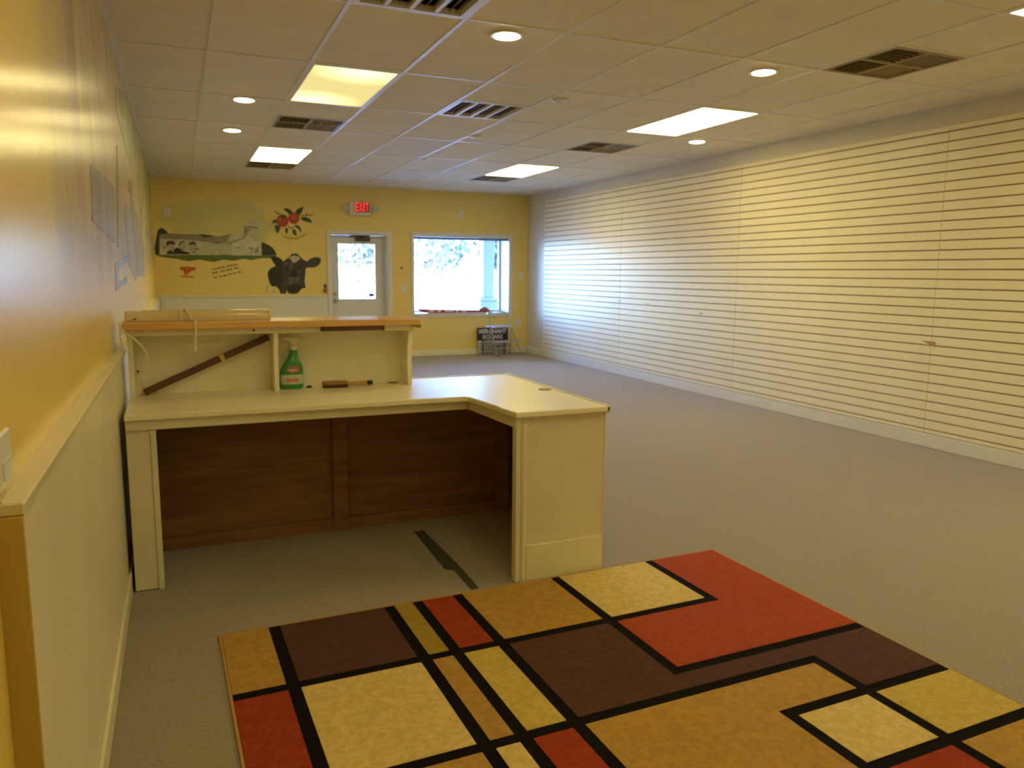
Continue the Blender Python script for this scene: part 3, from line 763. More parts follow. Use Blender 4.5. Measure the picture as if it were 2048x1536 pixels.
# ---------------------------------------------------------------- outside the shop front
M_PAVE = mat('pale_concrete', (0.22, 0.21, 0.195), 0.8, var=0.1, vscale=3)
M_ASPHALT = mat('bleached_asphalt', (0.27, 0.255, 0.235), 0.9, var=0.1, vscale=0.8)
M_PORCH = mat('porch_white_paint', (0.78, 0.80, 0.84), 0.5)
M_COLUMN = mat('column_white_shaded', (0.10, 0.105, 0.115), 0.5)  # white column; porch shade is put into this darkened colour
struct('ground', box(-150, 220, YB + WT, 300, -0.20, -0.12), M_ASPHALT, 'sunlit parking lot outside the shop window', 'ground')
struct('porch_slab', box(-3, 9.5, YB + WT, YB + 2.5, -0.12, -0.02), M_PAVE, 'pale concrete porch slab outside the door', 'porch')
struct('porch_roof', MB().box(-3, 9.5, YB + WT, YB + 2.45, 2.75, 2.95), M_PORCH, 'white porch roof over the shop front', 'porch')


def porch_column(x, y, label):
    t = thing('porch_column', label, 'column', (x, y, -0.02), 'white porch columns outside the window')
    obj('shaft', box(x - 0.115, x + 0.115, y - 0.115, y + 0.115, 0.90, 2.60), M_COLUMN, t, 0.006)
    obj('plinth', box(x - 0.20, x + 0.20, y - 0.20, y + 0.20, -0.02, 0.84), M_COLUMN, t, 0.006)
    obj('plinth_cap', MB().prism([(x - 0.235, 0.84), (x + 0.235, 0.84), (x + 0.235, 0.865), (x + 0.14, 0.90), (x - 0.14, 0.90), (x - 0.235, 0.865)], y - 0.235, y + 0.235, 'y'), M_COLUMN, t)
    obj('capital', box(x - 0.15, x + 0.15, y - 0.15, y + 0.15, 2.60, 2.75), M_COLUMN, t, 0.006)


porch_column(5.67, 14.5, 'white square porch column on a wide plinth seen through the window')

M_TRUNK = mat('tree_bark', (0.16, 0.11, 0.08), 0.9)
M_LEAF = [mat('tree_foliage_%d' % i, c, 0.8, col2=c2, vscale=1.5) for i, (c, c2) in enumerate([((0.16, 0.17, 0.10), (0.22, 0.20, 0.12)), ((0.24, 0.20, 0.15), (0.32, 0.25, 0.20)), ((0.035, 0.055, 0.045), (0.05, 0.075, 0.05))])]


def tree(x, y, h, r, k, label):
    t = thing('tree', label, 'tree', (x, y, -0.12), 'trees beyond the parking lot')
    b = MB().tube([(x, y, -0.12), (x + 0.1, y, h * 0.3), (x - 0.1, y, h * 0.6)], [0.22, 0.17, 0.08], 8)
    rnd = random.Random(int(x * 10) + 3)
    for q in range(6):
        a = q * 1.05 + rnd.random()
        z0 = h * (0.28 + 0.06 * q)
        b.tube([(x, y, z0), (x + math.cos(a) * r * 0.35, y + math.sin(a) * r * 0.35, z0 + h * 0.12), (x + math.cos(a) * r * 0.7, y + math.sin(a) * r * 0.7, z0 + h * 0.2)], [0.08, 0.05, 0.02], 6)
    obj('trunk', b, M_TRUNK, t)
    f = MB()
    n = 900
    for q in range(n):
        u, v_ = rnd.random() * 2 * PI, rnd.uniform(-1, 1)
        rr = r * (0.35 + 0.65 * rnd.random() ** 0.5)
        c = Vector((x + rr * math.sqrt(1 - v_ * v_) * math.cos(u), y + rr * math.sqrt(1 - v_ * v_) * math.sin(u), h * 0.55 + v_ * rr * h * 0.42 / r))
        s = rnd.uniform(0.30, 0.75)
        a = Vector((rnd.uniform(-1, 1), rnd.uniform(-1, 1), rnd.uniform(-1, 1))).normalized()
        d = a.orthogonal().normalized()
        e = a.cross(d)
        i = len(f.v)
        f.v += [tuple(c + d * s), tuple(c + e * s * 0.6), tuple(c - d * s), tuple(c - e * s * 0.6)]
        f.f.append((i, i + 1, i + 2, i + 3))
    me = bpy.data.meshes.new('foliage')
    me.from_pydata(f.v, [], f.f)
    fo = obj('foliage', me, M_LEAF[k], t)
    fo['kind'] = 'stuff'


tree(31.5, 104, 13.0, 4.6, 1, 'tall loose autumn tree seen at the left of the window')
tree(38.5, 118, 12.0, 4.8, 0, 'broad olive tree behind the middle of the window')
tree(40.5, 100, 12.5, 3.2, 2, 'dark blue green spruce left of the porch column')
tree(24.0, 112, 13.0, 5.0, 0, 'pale tree seen through the upper door panes')
tree(49.5, 112, 13.0, 4.6, 1, 'rusty tree seen right of the porch column')

hs = thing('house', 'long low pale building far across the parking lot', 'house', (68, 205, -0.12))
M_SIDING = mat('far_siding', (0.50, 0.49, 0.47), 0.7)
M_ROOF = mat('far_roof', (0.10, 0.10, 0.12), 0.8)
obj('wall', box(56, 80, 200, 210, -0.12, 1.9), M_SIDING, hs)
obj('roof', MB().prism([(199.4, 1.9), (210.6, 1.9), (205, 3.4)], 55.4, 80.6, 'x'), M_ROOF, hs)
for i in range(5):
    w_ = obj('window', box(58 + i * 4.4, 60.4 + i * 4.4, 199.96, 200.0, 0.6, 1.6), M_PORCH, hs)
    obj('pane', box(58.2 + i * 4.4, 60.2 + i * 4.4, 199.93, 199.96, 0.7, 1.5), mat('far_pane', (0.1, 0.12, 0.15), 0.1), w_)

# ---------------------------------------------------------------- painted murals (flat paint on the walls)
PAINT = {
    'tree': (0.035, 0.045, 0.020), 'grass': (0.12, 0.17, 0.03), 'cream': (0.62, 0.56, 0.36), 'pale': (0.68, 0.63, 0.46), 'greencream': (0.52, 0.52, 0.30),
    'roof': (0.30, 0.26, 0.16), 'pink': (0.45, 0.30, 0.24), 'ink2': (0.12, 0.17, 0.10), 'skin': (0.50, 0.42, 0.26), 'hair': (0.055, 0.04, 0.03), 'black': (0.02, 0.018, 0.015),
    'red': (0.62, 0.13, 0.02), 'ink': (0.09, 0.06, 0.01), 'cowdark': (0.022, 0.020, 0.019), 'cowmid': (0.055, 0.050, 0.042), 'cowlight': (0.14, 0.13, 0.10), 'nose': (0.16, 0.11, 0.09),
    'twig': (0.16, 0.09, 0.03), 'leaf': (0.06, 0.09, 0.035), 'leaf2': (0.07, 0.12, 0.04), 'apple': (0.50, 0.045, 0.025), 'apple2': (0.54, 0.06, 0.03), 'appleglow': (0.64, 0.16, 0.08), 'ochre': (0.60, 0.42, 0.04),
    'lsky': (0.60, 0.46, 0.30), 'lroof': (0.40, 0.34, 0.19), 'lline': (0.40, 0.30, 0.14), 'lpale': (0.68, 0.58, 0.36), 'lteal': (0.34, 0.34, 0.19), 'lteal2': (0.44, 0.40, 0.24),
    'lgreen': (0.42, 0.40, 0.16), 'llav': (0.50, 0.40, 0.24), 'lred': (0.42, 0.24, 0.10),
}


def paint(k):
    c = PAINT[k]
    if k[0] == 'l' and k not in ('leaf', 'leaf2'):
        return mat('mural_' + k, c, 0.26, var=0.25, vscale=3.0, stretch=(1, 1, 0.3))
    return mat('mural_' + k, c, 0.55, var=0.25, vscale=14)


def mural(name, label, cat, data, wall, group=None):
    xs = [p[0] for d in data for p in d[3]]
    zz = [p[1] for d in data for p in d[3]]
    c, z0 = (min(xs) + max(xs)) / 2, min(zz)
    if wall == 'back':
        t = thing(name, label, cat, (c, YB, z0), group)
    else:
        t = thing(name, label, cat, (XL, c, z0), group)
    for nm, k, layer, pts in data:
        th = 0.0010 + 0.0009 * layer
        if wall == 'back':
            s = MB().prism(pts, YB - th, YB - 0.0002, 'y')
        else:
            s = MB().prism(pts, XL + 0.0002, XL + th, 'x')
        obj(nm, s, paint(k), t)
    return t


mural('barn_mural', 'painted white barns with silo and three portraits on end wall', 'mural', BARN, 'back')
mural('red_brush_script', 'small red orange brush script painted below the barn', 'lettering', RED_SCRIPT, 'back')
mural('slanted_lettering', 'three slanted lines of dark painted words below the barn', 'lettering', SLANT_TEXT, 'back')
mural('cow_mural', 'painted black cow head with white blaze beside the door', 'mural', COW, 'back')
mural('apple_mural', 'two painted red apples on a leafy branch above the cow', 'mural', APPLES, 'back')
mural('street_mural', 'faded painted street scene along the left wall', 'mural', LEFT_MURAL, 'left')

# ---------------------------------------------------------------- ceiling fittings
E_LENS = emat('troffer_lens_lit', LAMP, TROFFER)
E_CAN = emat('downlight_lens_lit', (1.0, 0.80, 0.36), CAN)
# the dim fitting: its two tubes glow unevenly through the lens
E_DIM = bpy.data.materials.new('troffer_lens_dim')
E_DIM.use_nodes = True
_nt = E_DIM.node_tree
_nt.nodes.clear()
_o = _nt.nodes.new('ShaderNodeOutputMaterial')
_e = _nt.nodes.new('ShaderNodeEmission')
_tc = _nt.nodes.new('ShaderNodeTexCoord')


def _glow(cx, cy, r):
    sb = _nt.nodes.new('ShaderNodeVectorMath')
    sb.operation = 'SUBTRACT'
    sb.inputs[1].default_value = (cx, cy, 0)
    ml = _nt.nodes.new('ShaderNodeVectorMath')
    ml.operation = 'MULTIPLY'
    ml.inputs[1].default_value = (1, 1, 0)
    ln = _nt.nodes.new('ShaderNodeVectorMath')
    ln.operation = 'LENGTH'
    mr = _nt.nodes.new('ShaderNodeMapRange')
    mr.interpolation_type = 'SMOOTHSTEP'
    mr.inputs['From Min'].default_value = 0
    mr.inputs['From Max'].default_value = r
    mr.inputs['To Min'].default_value = 1
    mr.inputs['To Max'].default_value = 0
    _nt.links.new(_tc.outputs['Object'], sb.inputs[0])
    _nt.links.new(sb.outputs[0], ml.inputs[0])
    _nt.links.new(ml.outputs[0], ln.inputs[0])
    _nt.links.new(ln.outputs['Value'], mr.inputs['Value'])
    return mr.outputs[0]


_g1, _g2 = _glow(1.02, 6.42, 0.44), _glow(1.22, 5.36, 0.42)
_ad = _nt.nodes.new('ShaderNodeMath')
_ad.operation = 'MAXIMUM'
_nt.links.new(_g1, _ad.inputs[0])
_nt.links.new(_g2, _ad.inputs[1])
_m2 = _nt.nodes.new('ShaderNodeMath')
_m2.operation = 'MULTIPLY_ADD'
_m2.inputs[1].default_value = 2.0
_m2.inputs[2].default_value = 1.0
_nt.links.new(_ad.outputs[0], _m2.inputs[0])
_e.inputs['Color'].default_value = (0.92, 0.76, 0.30, 1)
_nt.links.new(_m2.outputs[0], _e.inputs['Strength'])
_nt.links.new(_e.outputs[0], _o.inputs['Surface'])

E_HALF = emat('troffer_lens_half', LAMP, TROFFER * 0.36)
M_FIX = mat('fixture_white_metal', (0.78, 0.77, 0.74), 0.4)
tl = {(1, 1): 'dim yellow ceiling light panel nearest the left wall mural', (1, 4): 'bright ceiling light panel near the end wall above the barn mural', (6, 1): 'bright ceiling light panel nearest the slat wall', (6, 4): 'bright ceiling light panel near the end wall by the slat wall',
      (6, -2): 'ceiling light panel cut off at the upper right corner', (1, -2): 'weak ceiling light panel overhead above the rug', (6, -5): 'ceiling light panel behind the viewer by the slat wall', (1, -5): 'weak ceiling light panel behind the viewer by the yellow wall'}
for c, r in TROFF:
    x0, x1, ya, yb = cell(c, r)
    x0, x1, ya, yb = x0 + TB, x1 - TB, ya + TB, yb - TB
    t = thing('ceiling_light_panel', tl[(c, r)], 'ceiling light', ((x0 + x1) / 2, (ya + yb) / 2, ZC), 'long fluorescent ceiling panels')
    fr = 0.018
    obj('frame', MB().box(x0, x1, ya, ya + fr, ZC - 0.004, ZC + 0.06).box(x0, x1, yb - fr, yb, ZC - 0.004, ZC + 0.06).box(x0, x0 + fr, ya + fr, yb - fr, ZC - 0.004, ZC + 0.06).box(x1 - fr, x1, ya + fr, yb - fr, ZC - 0.004, ZC + 0.06), M_FIX, t)
    obj('lens', box(x0 + fr, x1 - fr, ya + fr, yb - fr, ZC - 0.001, ZC + 0.008), E_DIM if (c, r) == (1, 1) else (E_HALF if c == 1 and r < 0 else E_LENS), t)

cans = [(1.77, 4.228, 'round ceiling downlight at top centre, nearest of all'), (3.612, 4.247, 'round ceiling downlight beside the large square vent by the slat wall'), (0.545, 6.604, 'round ceiling downlight left of the dim yellow panel'), (0.545, 8.046, 'round ceiling downlight left of the small vent, second along the yellow wall'), (4.868, 6.657, 'small round ceiling downlight right of the bright panel by the slat wall'), (0.545, 1.2, 'round ceiling downlight overhead by the yellow wall'), (4.868, 1.2, 'round ceiling downlight behind the viewer by the slat wall')]
for x, y, lb in cans:
    t = thing('downlight', lb, 'ceiling light', (x, y, ZC), 'round ceiling downlights')
    obj('trim_ring', MB().lathe([(0.072, 0.004), (0.088, 0.0035), (0.095, -0.001), (0.092, -0.005), (0.074, -0.006)], (x, y, ZC), 28), M_FIX, t, smooth=True)
    obj('lens', MB().lathe([(0.0735, 0.0), (0.0735, -0.006), (0.060, -0.010), (0.03, -0.0125)], (x, y, ZC), 28), E_CAN, t, smooth=True)

M_VENT = mat('vent_tan_metal', (0.34, 0.27, 0.15), 0.5)
M_VENTD = mat('vent_dark_void', (0.05, 0.035, 0.02), 0.8)
vl = ['slotted ceiling grille at the top edge, nearest of the two slotted ones', 'slotted ceiling grille with four dark slots near the middle', 'square louvred vent behind the dim yellow panel', 'large square louvred vent at upper right, nearest of the louvred ones', 'square louvred vent behind the bright panel by the slat wall', 'dark louvred vent behind the far left light panel', 'dark louvred vent behind the far right light panel']
for (c, yv, kind), lb in zip(VENTS, vl):
    x0, x1 = 0.24 + 0.61 * c + TB, 0.85 + 0.61 * c - TB
    ya, yb = yv + TB, yv + 0.61 - TB
    xc, yc = (x0 + x1) / 2, (ya + yb) / 2
    t = thing('ceiling_vent', lb, 'vent', (xc, yc, ZC), 'square ceiling vents')
    fr = 0.028
    fm = M_TBAR if kind == 'slot' else M_VENT
    obj('frame', MB().box(x0, x1, ya, ya + fr, ZC - 0.004, ZC + 0.03).box(x0, x1, yb - fr, yb, ZC - 0.004, ZC + 0.03).box(x0, x0 + fr, ya + fr, yb - fr, ZC - 0.004, ZC + 0.03).box(x1 - fr, x1, ya + fr, yb - fr, ZC - 0.004, ZC + 0.03), fm, t)
    obj('duct_back', box(x0, x1, ya, yb, ZC + 0.075, ZC + 0.080), M_VENTD, t)
    xi0, xi1, yi0, yi1 = x0 + fr, x1 - fr, ya + fr, yb - fr
    if kind == 'slot':
        for q in (1, 2, 3):
            xx = xi0 + (xi1 - xi0) * q / 4
            obj('bar', box(xx - 0.012, xx + 0.012, yi0, yi1, ZC - 0.002, ZC + 0.02), M_TBAR, t)
        for q in range(4):
            xa = xi0 + (xi1 - xi0) * q / 4 + 0.012
            for k in range(3):
                xk = xa + 0.018 + k * 0.038
                obj('louvre', MB().prism([(xk, ZC + 0.012), (xk + 0.003, ZC + 0.012), (xk + 0.028, ZC + 0.05), (xk + 0.025, ZC + 0.05)], yi0, yi1, 'y'), M_VENT, t)
    else:
        obj('cross_bar', MB().box(xc - 0.007, xc + 0.007, yi0, yi1, ZC - 0.003, ZC + 0.012), mat('vent_light_edge', (0.5, 0.42, 0.26), 0.5), t)
        obj('cross_bar', MB().box(xi0, xc - 0.007, yc - 0.007, yc + 0.007, ZC - 0.003, ZC + 0.012).box(xc + 0.007, xi1, yc - 0.007, yc + 0.007, ZC - 0.003, ZC + 0.012), MATS['vent_light_edge'], t)
        for qx in (0, 1):
            for qy in (0, 1):
                ax0, ax1 = (xi0, xc - 0.008) if qx == 0 else (xc + 0.008, xi1)
                ay0, ay1 = (yi0, yc - 0.008) if qy == 0 else (yc + 0.008, yi1)
                along_x = (qx + qy) % 2 == 0
                lean = 0.02 if qx else -0.02
                for k in range(6):
                    if along_x:
                        yy = ay0 + (ay1 - ay0) * (k + 0.5) / 6
                        sgn = 0.022 if qy else -0.022
                        s = MB().prism([(yy, ZC), (yy + 0.003, ZC), (yy + 0.003 - sgn, ZC + 0.03), (yy - sgn, ZC + 0.03)], ax0, ax1, 'x')
                    else:
                        xx = ax0 + (ax1 - ax0) * (k + 0.5) / 6
                        s = MB().prism([(xx, ZC), (xx + 0.003, ZC), (xx + 0.003 - lean, ZC + 0.03), (xx - lean, ZC + 0.03)], ay0, ay1, 'y')
                    obj('louvre', s, M_VENT, t)

for x, y, lb in [(2.777, 5.564, 'small white sprinkler head right of the slotted grille'), (2.742, 7.34, 'small white sprinkler head behind the slotted grille, middle of three'), (2.742, 9.06, 'small white sprinkler head nearest the end wall')]:
    t = thing('sprinkler_head', lb, 'sprinkler', (x, y, ZC), 'sprinkler heads along the middle of the ceiling')
    obj('escutcheon', MB().lathe([(0.068, 0.0), (0.068, -0.006), (0.055, -0.016), (0.03, -0.02)], (x, y, ZC + 0.003), 20), M_FIX, t, smooth=True)
    obj('nozzle', MB().lathe([(0.010, -0.017), (0.010, -0.024), (0.018, -0.026), (0.018, -0.029)], (x, y, ZC + 0.003), 12), M_FIX, t)

# ---------------------------------------------------------------- small fittings on the walls
ex = thing('exit_sign', 'white exit sign with glowing red letters above the door', 'exit sign', (2.69, YB, 2.26))
obj('housing', box(2.525, 2.855, YB - 0.05, YB, 2.262, 2.478), mat('sign_plastic', (0.70, 0.66, 0.56), 0.45), ex, 0.006)
E_RED = emat('exit_red_lit', (1.0, 0.06, 0.05), 1.15)
obj('red_panel', box(2.612, 2.838, YB - 0.0525, YB - 0.05, 2.315, 2.468), mat('exit_red_plastic', (0.55, 0.05, 0.03), 0.4), ex)
for ch, cx, w_ in (('E', 2.644, 0.046), ('X', 2.703, 0.058), ('I', 2.753, 0.018), ('T', 2.802, 0.052)):
    me = text_mesh(ch, 0.19, 0.001, 0.003, w_)
    obj('letter', stand_text(me, cx, YB - 0.0545, 2.391), E_RED, ex)
for s, x in ((-1, 2.47), (1, 2.925)):
    lm = obj('lamp_head', MB().tube([(x, YB - 0.004, 2.378), (x, YB - 0.05, 2.378), (x, YB - 0.085, 2.372)], [0.036, 0.042, 0.052], 16), mat('lamp_head_plastic', (0.62, 0.60, 0.52), 0.4), ex, smooth=True)
    obj('lamp_lens', MB().tube([(x, YB - 0.085, 2.372), (x, YB - 0.092, 2.371)], [0.047, 0.040], 16), mat('lamp_lens_glass', (0.55, 0.58, 0.55), 0.1), lm)
    obj('lamp_arm', box(min(x, 2.69 + s * 0.165), max(x, 2.69 + s * 0.165), YB - 0.03, YB - 0.01, 2.37, 2.39), MATS['lamp_head_plastic'], lm)

M_PLATE = mat('switch_plate_plastic', (0.74, 0.72, 0.68), 0.4)


def plate(name, x, z, w, h, label, cat, kind):
    t = thing(name, label, cat, (x, YB, z))
    obj('plate', box(x - w / 2, x + w / 2, YB - 0.007, YB, z - h / 2, z + h / 2), M_PLATE, t, 0.002)
    if kind == 'switch':
        obj('toggle', box(x - 0.006, x + 0.006, YB - 0.018, YB - 0.007, z - 0.006, z + 0.016), M_PLATE, t)
    elif kind == 'outlet':
        for dz in (-0.022, 0.022):
            obj('socket', box(x - 0.016, x + 0.016, YB - 0.009, YB - 0.007, z + dz - 0.014, z + dz + 0.014), mat('socket_face', (0.55, 0.53, 0.50), 0.5), t)
    else:
        obj('screw', MB().tube([(x, YB - 0.007, z), (x, YB - 0.009, z)], 0.006, 8), M_BRASS, t)


plate('outlet_plate', -0.089, 2.212, 0.085, 0.125, 'white outlet plate high above the painted barn', 'outlet', 'outlet')
plate('cover_plate', 4.384, 2.363, 0.075, 0.115, 'white blank plate high above the window', 'cover plate', 'blank')
plate('switch_plate', 5.506, 1.338, 0.075, 0.115, 'white switch plate right of the window', 'light switch', 'switch')
plate('light_switch', 3.402, 1.114, 0.085, 0.125, 'white light switch between door and window', 'light switch', 'switch')
plate('wall_outlet', 5.46, 0.53, 0.085, 0.125, 'pale outlet low on the wall right of the window', 'outlet', 'outlet')
t = thing('door_bell_button', 'tiny dark button on the yellow wall between door and window', 'button', (3.364, YB, 1.45))
obj('plate', MB().tube([(3.364, YB, 1.4545), (3.364, YB - 0.012, 1.4545)], 0.022, 12), mat('dark_button', (0.05, 0.04, 0.04), 0.5), t)
obj('push', MB().tube([(3.364, YB - 0.012, 1.4545), (3.364, YB - 0.016, 1.4545)], 0.010, 10), M_BRASS, t)
t = thing('door_hanger', 'small red and blue tassel hanging beside the door frame', 'tassel', (2.125, YB, 1.05))
obj('loop', MB().tube([(2.125, YB - 0.006, 1.20), (2.125, YB - 0.012, 1.16), (2.125, YB - 0.012, 1.14)], 0.004, 6), mat('dark_cord', (0.04, 0.04, 0.07), 0.6), t)
obj('blue_knot', MB().lathe([(0.006, 0.0), (0.022, 0.02), (0.022, 0.04), (0.008, 0.06)], (2.125, YB - 0.026, 1.13), 10), mat('navy_cloth', (0.04, 0.05, 0.14), 0.8), t, smooth=True)
obj('red_tuft', MB().lathe([(0.010, 0.0), (0.030, 0.03), (0.024, 0.06), (0.010, 0.075)], (2.125, YB - 0.032, 1.056), 10), mat('faded_red_cloth', (0.42, 0.10, 0.07), 0.8), t, smooth=True)
# switch on the yellow wall at the left edge of the picture
t = thing('wall_control', 'white wall control box above the ledge at the left edge', 'wall control', (XL, 1.53, 1.02))
obj('body', box(XL, XL + 0.010, 1.440, 1.548, 1.028, 1.122), mat('control_plastic', (0.72, 0.70, 0.60), 0.4), t, 0.004)
obj('dial', box(XL + 0.010, XL + 0.012, 1.465, 1.53, 1.045, 1.075), M_PLATE, t)
for k, (y, z) in enumerate(((9.25, 1.02), (8.55, 1.0), (7.42, 0.94))):
    t = thing('slat_clip', ['white slat clip nearest the end wall', 'white slat clip in the middle of the slat wall', 'white slat clip farthest from the end wall'][k], 'clip', (XR - 0.022, y, z), 'small white clips left on the slat wall')
    obj('tab', box(XR - 0.026, XR - 0.0222, y - 0.025, y + 0.025, z - 0.012, z + 0.018), M_PLATE, t)
    obj('hook', MB().tube([(XR - 0.026, y, z), (XR - 0.045, y, z - 0.006), (XR - 0.05, y, z + 0.012)], 0.004, 6), M_PLATE, t)

# ---------------------------------------------------------------- sales counter (L-shaped desk with raised back)
M_DESK = mat('counter_cream_paint', (0.74, 0.68, 0.48), 0.36, var=0.06, vscale=6)
M_HUTCH = mat('counter_cream_lightened', (0.88, 0.83, 0.63), 0.36, var=0.05, vscale=6)  # counter cream made lighter: light bounced off the worktop put into the colour
M_DTOP = mat('counter_top_laminate', (0.90, 0.82, 0.60), 0.3, var=0.05, vscale=4)
M_PLY = mat('bare_plywood', (0.30, 0.15, 0.055), 0.65, col2=(0.22, 0.10, 0.035), vscale=4, stretch=(0.6, 6, 6))
M_PINE = mat('varnished_pine', (0.80, 0.50, 0.18), 0.28, col2=(0.68, 0.38, 0.12), vscale=7, stretch=(0.4, 5, 9))
DT = 0.787
desk = thing('sales_counter', 'cream painted L-shaped sales counter with raised back shelf and open kneehole', 'counter', (0.8, 3.9, 0))
xl, xr = -0.236, 1.806
yn, yk, yf = 3.555, 3.045, 4.27          # main front edge, wing front edge, far edge
top_poly = [(xl, yn + 0.005), (1.262, yn - 0.012), (1.285, yn - 0.03), (1.298, 3.42), (1.306, 3.33), (1.318, 3.24), (1.316, 3.17), (1.326, 3.10), (1.332, yk), (xr, yk), (xr, yf), (xl, yf)]
obj('worktop', MB().prism(top_poly, DT - 0.026, DT, 'z'), M_DTOP, desk, 0.005, seg=2)
obj('top_edge_strip', MB().box(xr - 0.016, xr + 0.004, yk, yf, DT - 0.03, DT + 0.003).box(1.16, xr - 0.016, yf - 0.010, yf + 0.004, DT - 0.03, DT + 0.003), M_DESK, desk, 0.002)
obj('apron', box(xl + 0.002, 1.300, yn + 0.018, yn + 0.038, 0.716, DT - 0.026), M_DESK, desk, 0.003)
obj('side_apron', MB().prism([(1.302, yn + 0.02), (1.334, yk + 0.02), (1.354, yk + 0.02), (1.322, yn + 0.02)], 0.716, DT - 0.026, 'z'), M_DESK, desk)
# left leg
obj('leg', box(xl + 0.002, -0.142, yn + 0.030, yn + 0.055, 0.004, 0.7155), M_DESK, desk, 0.002)
obj('leg_trim', box(-0.142, -0.118, yn + 0.024, yn + 0.06, 0.0, 0.7155), M_DESK, desk, 0.003)
obj('side_panel', box(xl + 0.002, xl + 0.018, yn + 0.056, 4.09, 0.0, DT - 0.026), M_PLY, desk)
# wing end
obj('end_post', box(1.338, 1.362, yk + 0.012, yk + 0.055, 0.0, DT - 0.026), M_DESK, desk, 0.003)
obj('end_panel', box(1.362, 1.786, yk + 0.022, yk + 0.040, 0.0, DT - 0.026), M_DESK, desk)
obj('corner_mould', MB().tube([(1.377, yk + 0.024, 0.0), (1.377, yk + 0.024, 0.735)], 0.016, 12), M_DESK, desk, smooth=True)
obj('kick_board', box(1.394, 1.786, yk + 0.016, yk + 0.022, 0.0, 0.165), mat('counter_kick_paint', (0.78, 0.73, 0.50), 0.3, var=0.04), desk, 0.001)
obj('top_batten', box(1.362, 1.786, yk + 0.014, yk + 0.022, DT - 0.040, DT - 0.026), M_DESK, desk)
obj('outer_panel', box(1.772, 1.790, yk + 0.041, 4.15, 0.0, DT - 0.026), M_PLY, desk)
obj('outer_face', box(1.790, 1.796, yk + 0.024, 4.15, 0.0, DT - 0.026), M_DESK, desk)
obj('edge_wood', box(1.786, 1.790, yk + 0.022, yk + 0.041, 0.0, DT - 0.026), M_PINE, desk)
# back of the kneehole
obj('back_panel', box(xl + 0.018, 1.772, 4.105, 4.12, 0.0, DT - 0.026), M_PLY, desk)
obj('back_face', box(xl + 0.002, 1.790, 4.12, 4.135, 0.0, DT - 0.026), M_DESK, desk)
obj('stud', box(0.715, 0.792, 4.07, 4.105, 0.0, DT - 0.026), M_PLY, desk)
obj('stud', box(1.655, 1.735, 4.07, 4.105, 0.0, DT - 0.026), M_PLY, desk)
obj('stud', box(xl + 0.018, xl + 0.09, 4.07, 4.105, 0.0, DT - 0.026), M_PLY, desk)
obj('bottom_rail', MB().box(xl + 0.09, 0.715, 4.08, 4.105, 0.0, 0.065).box(0.792, 1.655, 4.08, 4.105, 0.0, 0.065), M_PLY, desk)
obj('top_rail', MB().box(xl + 0.09, 0.715, 4.08, 4.105, 0.66, DT - 0.026).box(0.792, 1.655, 4.08, 4.105, 0.66, DT - 0.026), M_PLY, desk)
obj('corner_block', box(1.315, 1.385, 3.60, 3.65, 0.69, DT - 0.026), M_PLY, desk)
obj('cable_grommet', MB().lathe([(0.034, 0.0), (0.034, 0.003), (0.026, 0.004)], (1.743, 3.613, DT), 20), mat('grommet_brown', (0.33, 0.22, 0.10), 0.5), desk)
# raised back: panel, brackets, pine shelf
obj('hutch_back', box(xl + 0.004, 1.165, 4.155, 4.172, DT, 1.115), M_HUTCH, desk)
br = [(4.155, DT), (4.020, DT), (4.020, DT + 0.05), (4.026, DT + 0.13), (4.020, DT + 0.20), (4.000, DT + 0.27), (3.985, 1.085), (4.155, 1.085)]
for x0, x1 in ((xl + 0.004, xl + 0.026), (0.424, 0.447), (1.116, 1.140)):
    obj('bracket', MB().prism(br, x0, x1, 'x'), M_HUTCH, desk, 0.002)
obj('bracket_trim', box(xl + 0.026, xl + 0.052, 4.125, 4.155, DT, 1.085), M_DESK, desk, 0.002)
obj('shelf_apron', box(xl + 0.002, 1.142, 3.975, 3.993, 1.086, 1.116), M_DESK, desk, 0.002)
obj('shelf_underside', box(xl + 0.002, 1.142, 3.993, 4.172, 1.100, 1.116), M_DESK, desk)
sh = obj('shelf', box(-0.246, 1.172, 3.945, 4.265, 1.116, 1.148), M_PINE, desk, 0.004, label='varnished pine shelf board')
obj('shelf_end_wedge', MB().prism([(1.172, 1.116), (1.172, 1.100), (1.150, 1.101), (1.112, 1.1155)], 3.95, 3.972, 'y'), mat('dark_pine_end', (0.30, 0.15, 0.05), 0.5), sh)
obj('screw_head', MB().tube([(0.33, 3.975, 1.104), (0.33, 3.972, 1.104)], 0.006, 8), mat('dark_screw', (0.05, 0.04, 0.03), 0.5), desk)
obj('screw_head', MB().tube([(xl + 0.038, 4.125, 0.905), (xl + 0.038, 4.121, 0.905)], 0.006, 8), MATS['dark_screw'], desk)

# dark wooden bar under the shelf edge
bar = thing('wooden_bar', 'short dark brown wooden bar with black ends under the pine shelf', 'bar', (0.815, 3.968, 1.093))
M_WALNUT = mat('walnut_wood', (0.13, 0.05, 0.022), 0.45, col2=(0.09, 0.035, 0.016), vscale=6, stretch=(0.5, 6, 6))
M_BLACK = mat('black_plastic', (0.018, 0.017, 0.016), 0.5)
obj('bar', box(0.664, 0.964, 3.958, 3.974, 1.092, 1.1155), M_WALNUT, bar, 0.002)
obj('end_cap', box(0.652, 0.664, 3.957, 3.974, 1.091, 1.1155), M_BLACK, bar, 0.002)
obj('end_cap', box(0.964, 0.978, 3.957, 3.974, 1.091, 1.1155), M_BLACK, bar, 0.002)

